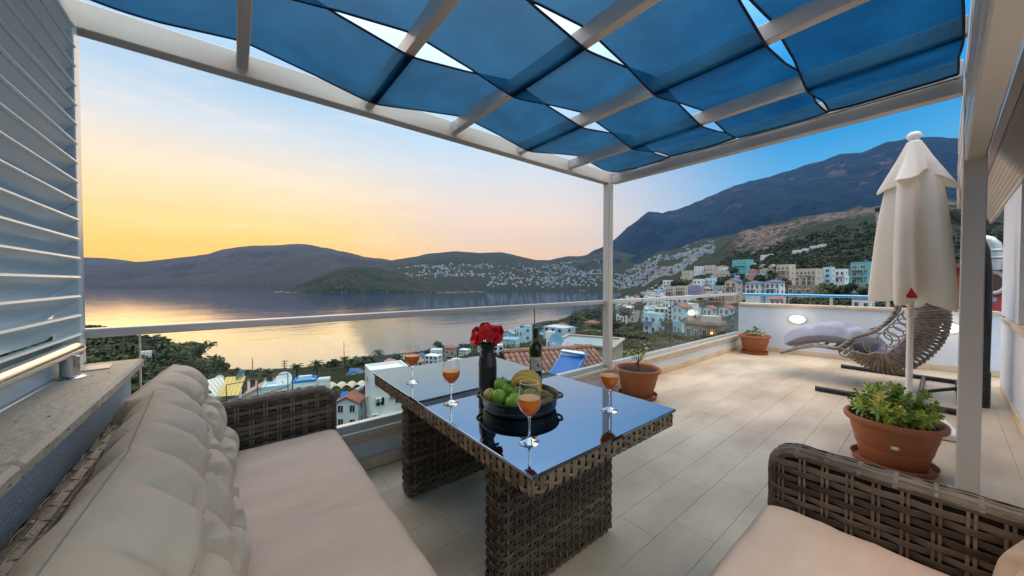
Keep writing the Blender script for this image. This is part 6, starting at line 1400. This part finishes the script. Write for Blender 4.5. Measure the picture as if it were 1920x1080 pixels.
for i in range(5):
    P = [[(-4.2+i*2.1+u*1.05, yv, .75*math.cos(u*math.pi/2)**.8-.28*(yv+2)/4) for u in np.linspace(-1, 1, 9)] for yv in (-2.2, 0, 2.2)]
    MB().grid(P, flip=True).build('bay', M_tent, TN, angle=180)
for q in (-4.9, -1.6, 1.6, 4.9): MB().tube([(q, -2, 0), (q, -2, -2.6)], .06, 6).build('pole', M_metal, TN)
x, y = bd(-24.0, 66); CY = thing('water_cylinder', 'grey metal water cylinder on the red slanted roof', 'tank', (x, y, -18.2), rot_to(-24.0, 60))
mb = MB(); mb.lathe([(.0005, -.9), (.42, -.9), (.48, -.85), (.48, .85), (.42, .9), (.0005, .9)], 18); mb.v = [(z, yv, xv) for xv, yv, z in mb.v]; mb.f = [q[::-1] for q in mb.f]; mb.build('drum', M_metal, CY, (0, 0, .55))
for q in (-.6, .6): MB().box((q, 0, .05), (.08, .7, .25)).build('cradle', M_metal, CY, smooth=False)

# utility mast, pillar, jetty with closed parasols
def mast(lab, b_, D, zt, arms, cat='mast', name='utility_mast'):
    x, y = bd(b_, D); gz = float(ter(b_, D)); h_ = zt-gz; t_ = thing(name, lab, cat, (x, y, gz), rot_to(b_))
    MB().tube([(0, 0, -1), (0, 0, h_)], [.22, .12], 8).build('pole', M_shut, t_)
    for k in range(arms):
        a = MB().box((.12*(-1)**k, 0, h_-.5-k*.85), (1.9-.15*(k % 3), .12, .14)).build('crossarm', M_shut, t_, smooth=False)
        for q in (-.75, -.35, .35, .75): MB().lathe([(.1, 0), (.13, .12), (.07, .28), (.0005, .3)], 8, c=(q+.12*(-1)**k, 0, h_-.44-k*.85)).build('insulator', M_metal, a)
    return t_
mast('dark utility mast with many crossarms by the shore', -33.35, 150, 1.28-(676-528)/651*125, 5)
mast('dark square pillar between two palms by the shore', -30.4, 150, 1.28-(684-528)/651*129, 1, 'pillar', 'pillar')
for b_, D, yt, lab in ((-25.9, 330, 640, 'thin pole rising in front of the water left of the vase'), (-36.9, 190, 672, 'thin flagpole on the jetty at left'), (10.6, 260, 586, 'thin pole on the slope right of the bottle neck'), (-48.3, 90, 640, 'thin lamp post on the green headland'), (38.4, 75, 522, 'tall thin lamp post above the end wall rail')):
    x, y = bd(b_, min(D, 220)); D = min(D, 220); mast(lab, b_, D, 1.28-(yt-528)/651*D*math.cos(R(b_)), 0, 'pole', 'pole')
x, y = bd(-37.6, 232); jt = thing('jetty', 'narrow bathing jetty with white umbrellas at the left shore', 'jetty', (x, y, SEA+1.2), rot_to(-37.6, -8))
MB().box((0, 0, 0), (24, 5, .5), bev=.05).build('deck', HM['c'], jt)
for q in (-10, -3, 4, 11): MB().tube([(q, 0, 0), (q, 0, -4)], .3, 6).build('pile', M_shut, jt)
cpm = MB().lathe([(.04, 0), (.04, 1.0), (.28, 1.05), (.22, 1.8), (.05, 2.5), (.0005, 2.6)], 8).mesh('beach_umbrella', HM['w'])
for i in range(11):
    p = Vector((x, y, 0)) + Matrix.Rotation(rot_to(-37.6, -8), 3, 'Z') @ Vector((-11+i*2.1, .8*math.sin(i*2.), 0)); p.z = SEA+1.45
    tag(put('beach_umbrella', cpm, None, p), 'small closed white beach umbrella on the jetty', 'umbrella', 'closed umbrellas along the jetty')

# red neighbour with vent pipe beyond the end wall
x, y = bd(59.6, 17.0); RB = thing('red_building', 'red neighbouring building with round white window behind the right post', 'building', (x, y, -5.5), rot_to(59.6, -6))
M_redw = mat('red_wall', (.36, .055, .045), (.44, .08, .065), rough=.85, scale=2)
MB().box((0, 1.5, 3.6), (5.0, 3.0, 7.2)).build('wall', M_redw, RB, smooth=False)
MB().box((0, 1.5, 7.27), (5.3, 3.4, .14)).build('roof', HM['r'], RB, smooth=False)
MB().box((0, -.25, 5.55), (5.1, .5, .1), M=Matrix.Rotation(R(18), 4, 'X')).build('tile_strip', HM['r'], RB, smooth=False)
for (xx, zz) in ((-1.62, 6.75), (.9, 6.75)):
    mb = MB(); mb.tube([(.22*math.cos(a), 0, .30*math.sin(a)) for a in np.linspace(0, 2*math.pi, 25)[:-1]], .06, 8, closed=True); w_ = mb.build('round_window', M_frame, RB, (xx, -.03, zz))
    MB().lathe([(.21, -.01), (.21, .01), (.0005, .01)], 20, sy=1.36).build('pane', M_pane, w_).rotation_euler = (R(90), 0, 0)
for xx in (-1.35, .2, 1.6):
    window(RB, xx, -.03, 4.55, .8, 1.3)
x, y = bd(54.15, 16.3); VP = thing('vent_pipe', 'pale metal ventilation pipe with elbow above the red building', 'pipe', (x, y, 1.6), rot_to(54.15))
M_duct = mat('galvanised_duct', (.50, .49, .45), rough=.38, metal=.5)
MB().tube([(0, 0, 0), (0, 0, .55), (-.02, 0, .68), (-.09, 0, .79), (-.2, 0, .84), (-.5, 0, .84)], .16, 18).build('duct', M_duct, VP, angle=40)
for z in (.3, .5): MB().lathe([(.162, 0), (.185, .02), (.185, .05), (.162, .07)], 18, c=(0, 0, z), capb=False, capt=False).build('collar', M_duct, VP)

# far town: small single houses on the slopes across the bay
M_fw = [hm('far_white', (.55, .56, .56)), hm('far_cream', (.48, .41, .32)), hm('far_pale_blue', (.36, .44, .50)), hm('far_red', (.34, .16, .11))]
def far_mesh(k):
    g = random.Random(k); w_, d_, h_ = g.uniform(8, 13), g.uniform(7, 10), g.choice([6, 6.5, 9]); mb = MB(); mb.box((0, 0, h_/2-3), (w_, d_, h_+6))
    if k % 3 == 0: mb.box((w_*.2, 0, h_+1.2), (w_*.5, d_*.7, 2.6))
    if k % 4 == 1: mb.add([(-w_/2-.5, -d_/2-.5, h_), (w_/2+.5, -d_/2-.5, h_), (w_/2+.5, d_/2+.5, h_), (-w_/2-.5, d_/2+.5, h_), (0, 0, h_+2.6)], [(0, 1, 4), (1, 2, 4), (2, 3, 4), (3, 0, 4)], 1)
    for fl_ in range(int(h_/3)):
        for c in range(3): mb.box((-w_/2+w_*(c+.5)/3, -d_/2-.02, 1.6+fl_*3), (1.6, .1, 1.5), mi=2)
        mb.box((w_/2+.02, 0, 1.6+fl_*3), (.1, 1.6, 1.4), mi=2)
    return mb.mesh('far_house', [M_fw[(k % 7) if k % 7 < 3 else 0], M_fw[3], M_pane], smooth=False)
FM = [far_mesh(k) for k in range(12)]
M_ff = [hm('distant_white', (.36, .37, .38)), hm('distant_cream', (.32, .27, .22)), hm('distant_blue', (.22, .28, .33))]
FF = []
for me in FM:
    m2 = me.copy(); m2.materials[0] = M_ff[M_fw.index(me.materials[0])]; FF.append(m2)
def surf(b_, D):
    A = np.array([[b_]]); DD = np.array([[D]]); X, Y = bd(A, DD)
    zs = [float(slope_z(A, DD, X, Y)[0, 0]) if D < 2450 else -99]
    if b_ > 5 and 1750 < D < 6400: zs.append(float(mount_z(A, DD, X, Y)[0, 0]))
    if -23 < b_ < 25 and 1800 < D < 4800: zs.append(float(cen_z(A, DD, X, Y)[0, 0]))
    return float(X[0, 0]), float(Y[0, 0]), max(zs)
def far_town(n, bf, Df, keep, label, group):
    c = 0; tries = 0; g = random.Random(n)
    while c < n and tries < n*40:
        tries += 1; b_ = bf(g); D = Df(g, b_)
        x, y, z = surf(b_, D)
        if z < SEA+2 or not keep(b_, D, z, x, y): continue
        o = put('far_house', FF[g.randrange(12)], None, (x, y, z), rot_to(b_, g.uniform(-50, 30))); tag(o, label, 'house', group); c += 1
yv = lambda z, D: (z-1.28)/D*651
cl = lambda x, y, th: fbm(np.array(x/160), np.array(y/160), 3) > th
far_town(150, lambda g: g.uniform(-18, 15.5), lambda g, b_: g.uniform(1930, 2900)/math.cos(R(b_)), lambda b_, D, z, x, y: SEA+6 < z < 150+6*b_*(b_ > 0) and (b_ > -4 or z > 20) and cl(x, y, -.03), 'tiny pale house in the far town on the hill across the bay', 'far houses of the hill town across the bay')
far_town(150, lambda g: 16.2+13.5*g.random()**1.1, lambda g, b_: g.uniform(1150, 2350), lambda b_, D, z, x, y: yv(z, D) > -26 and yv(z, D) < 8+(b_-16)*5.2 and yv(z, D) > -14+(b_-18)*1.5 and cl(x, y, -.06), 'tiny pale house in the dense town at the foot of the mountain', 'far houses of the town under the mountain')
g = random.Random(5); c = 0
def near_house(n, bf, Df, keep, label, group, sc_):
    c = 0
    for tries in range(n*60):
        b_ = bf(); D = Df(); z = float(ter(b_, D))
        if z < SEA+4 or not keep(b_, D, z): continue
        if any(abs(b_-q[0]) < math.degrees(3/D)+.15 and .88 < D/q[1] < 1.13 for q in TAKEN): continue
        TAKEN.append((b_, D)); x, y = bd(b_, D)
        o = put('small_house', FM[g.randrange(12)], None, (x, y, z), rot_to(b_, g.uniform(-50, 10)), scale=sc_*g.uniform(.8, 1.1)); tag(o, label, 'house', group); c += 1
        if c >= n: return
TAKEN = [(r_[1], r_[2]) for r_ in HOUSES]
near_house(125, lambda: g.uniform(17, 44), lambda: math.exp(g.uniform(math.log(95), math.log(700))), lambda b_, D, z: -75 < (z-1.28)/D*651/math.cos(R(b_)) < 30 and not (b_ > 37 and D > 250) and not (b_ > 27 and D < 190), 'small pale house between trees on the near right hillside', 'small houses strewn over the near right hillside', .52)
near_house(12, lambda: g.uniform(-20, 9), lambda: math.exp(g.uniform(math.log(85), math.log(230))), lambda b_, D, z: z > SEA+7, 'small pale house among the gardens between terrace and shore', 'small houses between terrace and shore', .48)
# the countless rest of both towns as one mass
mb = MB(); g = random.Random(77); c = 0
for tries in range(9000):
    if g.random() < .5: b_ = g.uniform(-18, 15.5); D = g.uniform(1930, 2950)/math.cos(R(b_)); ok = lambda z, x, y: SEA+5 < z < 130+8*b_*(b_ > 0) and (b_ > -4 or z > 20) and cl(x, y, -.03)
    else: b_ = 16.2+14.0*g.random()**1.2; D = g.uniform(1150, 2380); ok = lambda z, x, y: -14+(b_-18)*1.5 < yv(z, D) < 10+(b_-16)*5.2 and cl(x, y, -.06)
    x, y, z = surf(b_, D)
    if not ok(z, x, y): continue
    w_, d_, h_ = g.uniform(7, 13), g.uniform(7, 10), g.choice([4, 6, 6, 9]); mb.box((x, y, z+h_/2-3), (w_, d_, h_+6), rot_to(b_, g.uniform(-50, 30)), mi=g.choice([0, 0, 0, 1, 2])); c += 1
    if c > 900: break
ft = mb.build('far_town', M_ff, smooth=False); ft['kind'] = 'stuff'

# ================================================================== vegetation
M_crown = [mat('olive_crown', (.030, .045, .014), (.065, .085, .028), rough=.8, scale=.5, obrand=.2, detail=8), mat('dark_crown', (.016, .032, .012), (.040, .060, .020), rough=.8, scale=.5, obrand=.2, detail=8), mat('dry_crown', (.060, .060, .022), (.105, .100, .040), rough=.8, scale=.5, obrand=.2)]
M_trunk = mat('bark', (.06, .045, .03), (.11, .085, .06), rough=.95, scale=6)
def leafcloud(n, seed, shape='round', leaf=.16):
    """unit crown, radius about 1, made of leaf-sized quads in uneven clumps"""
    g = np.random.default_rng(seed); k = 16
    if shape == 'pine': C = np.stack([g.normal(0, .55, k), g.normal(0, .55, k), g.normal(.25, .14, k)], -1); rad = g.uniform(.22, .42, k)
    elif shape == 'tall': C = np.stack([g.normal(0, .12, k), g.normal(0, .12, k), g.uniform(-1, 1.2, k)], -1); rad = .30*(1.3-np.clip(C[:, 2], -1, 1.2))/1.6+.08
    else:
        d = g.normal(size=(k, 3)); d /= np.linalg.norm(d, axis=1)[:, None]; C = d*g.uniform(.25, .72, k)[:, None]*np.array([1, 1, .75]); rad = g.uniform(.26, .46, k)
    i = g.integers(0, k, n); d = g.normal(size=(n, 3)); d /= np.linalg.norm(d, axis=1)[:, None]
    P = C[i]+d*(rad[i]*g.uniform(.65, 1.05, n))[:, None]
    nn = d+g.normal(0, .55, (n, 3)); nn /= np.linalg.norm(nn, axis=1)[:, None]
    a = np.cross(nn, g.normal(size=(n, 3))); a /= np.linalg.norm(a, axis=1)[:, None]; b_ = np.cross(nn, a)
    s_ = leaf*g.uniform(.6, 1.25, n)[:, None]
    V = np.stack([P-a*s_, P-b_*s_*.6, P+a*s_, P+b_*s_*.6], 1).reshape(-1, 3)
    return V, np.arange(4*n).reshape(n, 4)
def crown_me(name, n, seed, shape, m_, leaf): V, F = leafcloud(n, seed, shape, leaf); return np_mesh(name, V, F, m_, False)
CR = {'o': [crown_me('crown', 520, s_, 'round', M_crown[0], .15) for s_ in (1, 2)], 'd': [crown_me('crown', 520, s_, 'round', M_crown[1], .15) for s_ in (3, 4)], 'y': [crown_me('crown', 520, s_, 'round', M_crown[2], .15) for s_ in (8, 9)], 'p': [crown_me('crown', 520, s_, 'pine', M_crown[1], .13) for s_ in (5, 6)], 'c': [crown_me('crown', 420, 7, 'tall', M_crown[1], .10)]}
def palm_crown():
    mb = MB(); g = random.Random(3)
    for i in range(22):
        a = i*2.4; el_ = R(70-i*5.2); L_ = 1.0; pts = []
        for u in np.linspace(0, 1, 7): e_ = el_-u*u*1.3; pts.append(Vector((math.cos(a)*L_*u*math.cos(el_*.6), math.sin(a)*L_*u*math.cos(el_*.6), L_*(u*math.sin(el_)-.55*u*u))))
        mb.tube(pts, .03, 3, cap=False); 
        for j in range(1, 7):
            for sg in (-1, 1):
                p = pts[j]; t_ = (pts[j]-pts[j-1]).normalized(); s_ = t_.cross(ZV).normalized()*sg
                for q in (0, .5):
                    p_ = pts[j-1].lerp(p, q+.5); tip = p_+s_*.26*(1-.45*j/6)+t_*.12-ZV*.10; mb.add([p_-t_*.06, p_+t_*.06, tip], [(0, 1, 2)])
    return mb.mesh('crown', M_crown[1], smooth=False)
PALM = palm_crown()
KIND = {'o': ('olive_tree', 'round grey green tree', 'tree'), 'd': ('broadleaf_tree', 'dark green round tree', 'tree'), 'y': ('broadleaf_tree', 'yellowish green bushy tree', 'tree'), 'p': ('pine_tree', 'flat topped dark pine', 'pine tree'), 'c': ('cypress_tree', 'slim dark cypress', 'cypress'), 'm': ('palm_tree', 'palm with tufted crown', 'palm')}
def tree(k, b_, D, top, h_, r_, where, group=None, ground=None, i=0):
    x, y = bd(b_, D); z0 = top-h_; nm, ds, cat = KIND[k]
    t_ = thing(nm, ds+' '+where, cat, (x, y, z0), rng.random()*6, group)
    if k == 'm':
        MB().tube([(0, 0, -2), (.05*h_, 0, h_*.5), (.02*h_, 0, h_*.82)], [.34, .27, .24], 7).build('trunk', M_trunk, t_); put('crown', PALM, t_, (.02*h_, 0, h_*.80), scale=(r_, r_, r_)); return t_
    th = h_*(.78 if k == 'p' else .45)
    mb = MB(); mb.tube([(0, 0, -2.5), (.03*h_, .02*h_, th*.6), (0, 0, th)], [.05*h_*.6+.05, .035*h_*.6+.04, .03], 6)
    for q in range(4): a = q*1.7; mb.tube([(0, 0, th*.62), (r_*.35*math.cos(a), r_*.35*math.sin(a), th+.12*h_)], [.03*h_*.5+.02, .02], 5)
    mb.build('trunk', M_trunk, t_)
    zc = h_-{'p': .42*r_, 'c': h_*.52}.get(k, r_*.8); c_ = CR[k][i % len(CR[k])]
    put('crown', c_, t_, (0, 0, zc), rng.random()*6, scale=((r_, r_, h_*.45) if k == 'c' else (r_, r_, r_*(.8 if k == 'p' else .95)))); return t_
def Zp(D, b_, y): return 1.28-(y-528)/651*D*math.cos(R(b_))
def tp(k, px, dep, ytop, hpx, rpx, where, group=None, i=0):
    b_ = math.degrees(math.atan((px-960)/651)); s_ = dep/651; tree(k, b_, dep/math.cos(R(b_)), 1.28-(ytop-528)*s_, hpx*s_, rpx*s_, where, group, i=i)
tp('m', 554, 130, 683, 23, 13, 'by the shore left of the dark pillar')
tp('m', 593, 130, 675, 32, 13, 'by the shore right of the dark pillar')
tp('m', 645, 135, 668, 25, 10, 'rising from the shore bushes left of the table corner')
tp('m', 709, 150, 653, 39, 12, 'standing tall above the shore trees left of the first juice glass')
tp('p', 375, 150, 643, 29, 22, 'with bare stem at the right edge of the headland')
tp('d', 350, 150, 637, 39, 32, 'on the headland crest behind the back cushion')
tp('o', 318, 140, 631, 41, 35, 'on the headland behind the pane edge')
tp('d', 290, 140, 623, 39, 32, 'at the left edge of the first glass pane')
tp('o', 396, 160, 665, 25, 21, 'at the foot of the headland')
tp('d', 412, 165, 675, 20, 18, 'lowest on the headland by the water')
tp('d', 336, 110, 652, 40, 28, 'in the middle of the headland grove')
tp('o', 372, 120, 664, 34, 22, 'in front of the headland pine')
tp('o', 300, 95, 650, 44, 26, 'at the near foot of the headland grove')
tp('d', 625, 150, 671, 18, 14, 'in the shore bushes right of the palms')
tp('o', 662, 150, 667, 23, 17, 'in the shore bushes beside the tall palm')
tp('d', 680, 155, 665, 23, 17, 'left of the tall palm')
tp('o', 697, 155, 665, 20, 16, 'directly under the tall palm')
tp('y', 727, 150, 669, 20, 16, 'right of the tall palm by the white cube house')
tp('d', 742, 170, 661, 18, 13, 'behind the white cube house')
tp('p', 818, 215, 642, 18, 10, 'left of the pink shore house')
tp('d', 828, 215, 645, 18, 12, 'just behind the pink shore house')
tp('m', 864, 215, 643, 20, 6, 'right of the pink shore house')
tp('d', 873, 220, 643, 18, 10, 'two places right of the pink shore house')
tp('o', 800, 205, 653, 16, 12, 'behind the blue roofed cabin')
tp('y', 785, 200, 657, 13, 12, 'left of the blue roofed cabin')
tp('y', 846, 200, 655, 13, 10, 'in front of the pink shore house')
tp('o', 886, 180, 652, 20, 14, 'behind the flowers at left')
tp('y', 958, 80, 645, 26, 17, 'with pale feathery crown under the sky tinted shore houses')
tp('o', 940, 85, 650, 24, 14, 'beside the bouquet under the sky tinted shore houses')
tp('o', 975, 75, 648, 26, 14, 'left of the bottle shoulder')
tp('d', 1020, 190, 609, 16, 14, 'on the slope just right of the bottle neck')
tp('d', 1074, 210, 595, 18, 16, 'on the slope above the dishes')
tp('o', 1090, 220, 587, 20, 18, 'on the crest left of the corner post')
tp('d', 1104, 230, 583, 20, 17, 'on the crest nearest the corner post')
tp('o', 1118, 240, 575, 23, 17, 'touching the corner post on the crest')
tp('d', 1060, 120, 634, 22, 16, 'below the turquoise house by the dishes')
tp('o', 1086, 105, 634, 24, 16, 'right of the bright blue cube house')
tp('d', 1082, 160, 605, 18, 14, 'above the bright blue cube house')
tp('d', 1160, 70, 596, 50, 26, 'in the garden at the left of the right pane')
tp('o', 1186, 62, 606, 48, 24, 'in the garden behind the sapling')
tp('d', 1212, 60, 618, 40, 22, 'in the garden below the white cube house')
tp('y', 1172, 110, 570, 30, 18, 'above the garden at the left of the right pane')
tp('d', 1198, 130, 562, 26, 15, 'between the row houses and the sapling cane')
tp('d', 1272, 52, 622, 40, 20, 'rounded beside the beige stone house')
tp('y', 1250, 75, 596, 26, 14, 'between the white cube house and the blue gable')
tp('o', 1310, 130, 560, 26, 15, 'behind the red gabled annex')
tp('d', 1335, 130, 556, 24, 14, 'behind the left red gabled house')
tp('y', 1292, 150, 556, 22, 13, 'above the blue gable house')
tp('d', 1268, 320, 522, 16, 12, 'left of the blue white cube houses')
tp('o', 1284, 320, 520, 16, 12, 'nearest the blue white cube houses')
tp('y', 1256, 330, 526, 14, 10, 'among the row house verandas')
tp('d', 1353, 240, 522, 20, 11, 'right of the second cube house')
tp('o', 1366, 260, 514, 18, 11, 'below the teal house')
tp('d', 1425, 130, 512, 26, 13, 'palm shaped dark tree beside the cream villa')
tp('m', 1392, 150, 516, 28, 9, 'in front of the cyan tower house')
tp('m', 1443, 130, 504, 34, 11, 'beside the cream house in the villa row')
tp('m', 1452, 130, 508, 30, 10, 'next to the first villa palm')
tp('d', 1414, 300, 494, 12, 9, 'above the pink white house')
tp('c', 1455, 300, 484, 22, 4, 'on the upper slope above the cream house')
tp('d', 1470, 130, 520, 22, 14, 'between the villas and the beige apartments')
tp('o', 1556, 95, 526, 34, 18, 'under the blue white apartment house')
tp('d', 1578, 95, 532, 30, 17, 'right under the blue apartment wing')
tp('y', 1544, 90, 540, 22, 14, 'beside the brown stone terrace building')
tp('d', 1596, 85, 528, 28, 13, 'left of the turquoise house foot')
tp('o', 1590, 70, 548, 24, 16, 'just above the blue rail in the middle')
tp('d', 1562, 60, 556, 24, 18, 'just under the blue rail in the middle')
tp('y', 1520, 58, 558, 22, 17, 'just under the blue rail left of the lamp post')
tp('d', 1490, 62, 556, 20, 13, 'right of the small red hipped house')
tp('o', 1620, 75, 536, 26, 14, 'in front of the turquoise house terrace')
tp('d', 1640, 85, 528, 26, 14, 'half hidden by the parasol hem')
tp('d', 1375, 300, 500, 14, 10, 'left of the teal house base')
tp('o', 1462, 480, 474, 12, 9, 'right of the hill houses under the rocks')
# hillside scrub: leaf clumps strewn over the slopes
def scrub(name, n, bf, Df, keep, r_of, m_, seed, quads=26, leaf=.42):
    g = np.random.default_rng(seed); VV = []; c = 0
    base = [leafcloud(quads, 100+s_, 'round', leaf)[0] for s_ in range(6)]
    for tries in range(n*6):
        b_ = bf(g); D = Df(g); z = float(ter(b_, D))
        if z < SEA+1.2 or not keep(b_, D, g): continue
        A = np.array([[b_]]); DD = np.array([[D]]); X, Y = bd(A, DD); z = float(slope_z(A, DD, X, Y)[0, 0]); x, y = float(X[0, 0]), float(Y[0, 0])
        r_ = r_of(D, g); a = g.uniform(0, 6.28); Rm = np.array([[math.cos(a), -math.sin(a), 0], [math.sin(a), math.cos(a), 0], [0, 0, .8]])
        VV.append(base[int(g.integers(0, 6))] @ Rm.T * r_ + np.array([x, y, z+r_*.35])); c += 1
        if c >= n: break
    V = np.concatenate(VV); F = np.arange(len(V)).reshape(-1, 4)
    o = put(name, np_mesh(name, V, F, m_, False)); o['kind'] = 'stuff'
HPOS = [(r_[1], r_[2], r_[4]) for r_ in HOUSES]+[(q[0], q[1], 4) for q in TAKEN[len(HOUSES):]]
def clear(b_, D, m=1.0):
    for hb_, hd, hw_ in HPOS:
        if D < hd+hw_*1.2 and D > hd*.72:
            if abs(b_-hb_) < math.degrees(hw_*.8/hd)+.25 and D > hd-12: return False
    return True
nz_ = lambda b_, D, s_: float(fbm(np.array(b_*s_), np.array(math.log(D)*s_*9), 3))
M_scr = [mat('scrub_dark', (.016, .028, .009), (.040, .052, .016), rough=.9, scale=.05), mat('scrub_olive', (.035, .042, .014), (.075, .074, .028), rough=.9, scale=.05)]
scrub('headland_scrub', 1500, lambda g: g.uniform(-62, -40.5), lambda g: math.exp(g.uniform(math.log(34), math.log(330))), lambda b_, D, g: True, lambda D, g: (.7+.011*D)*g.uniform(.6, 1.25), M_scr[0], 1, 60, .26)
scrub('headland_brush', 700, lambda g: g.uniform(-62, -40.5), lambda g: math.exp(g.uniform(math.log(34), math.log(330))), lambda b_, D, g: True, lambda D, g: (.6+.009*D)*g.uniform(.6, 1.2), M_scr[1], 2, 60, .26)
scrub('shore_scrub', 520, lambda g: g.uniform(-41, 20), lambda g: math.exp(g.uniform(math.log(60), math.log(560))), lambda b_, D, g: clear(b_, D) and nz_(b_, D, .25) > -.06, lambda D, g: (.5+.0065*D)*g.uniform(.5, 1.2), M_scr[0], 3, 50, .28)
scrub('slope_scrub', 2600, lambda g: g.uniform(19, 66), lambda g: math.exp(g.uniform(math.log(26), math.log(760))), lambda b_, D, g: clear(b_, D) and (nz_(b_, D, .3) > -.10 or (D > 200 and b_ > 36)), lambda D, g: (.45+.0065*D)*g.uniform(.5, 1.25), M_scr[0], 4, 44, .30)
scrub('hill_scrub', 2200, lambda g: g.uniform(31, 66), lambda g: math.exp(g.uniform(math.log(190), math.log(900))), lambda b_, D, g: clear(b_, D) and nz_(b_, D, .5) > -.16, lambda D, g: (.5+.0078*D)*g.uniform(.5, 1.25), M_scr[0], 6, 40, .30)
scrub('slope_brush', 1300, lambda g: g.uniform(17, 66), lambda g: math.exp(g.uniform(math.log(26), math.log(900))), lambda b_, D, g: clear(b_, D), lambda D, g: (.4+.006*D)*g.uniform(.5, 1.2), M_scr[1], 5, 44, .30)
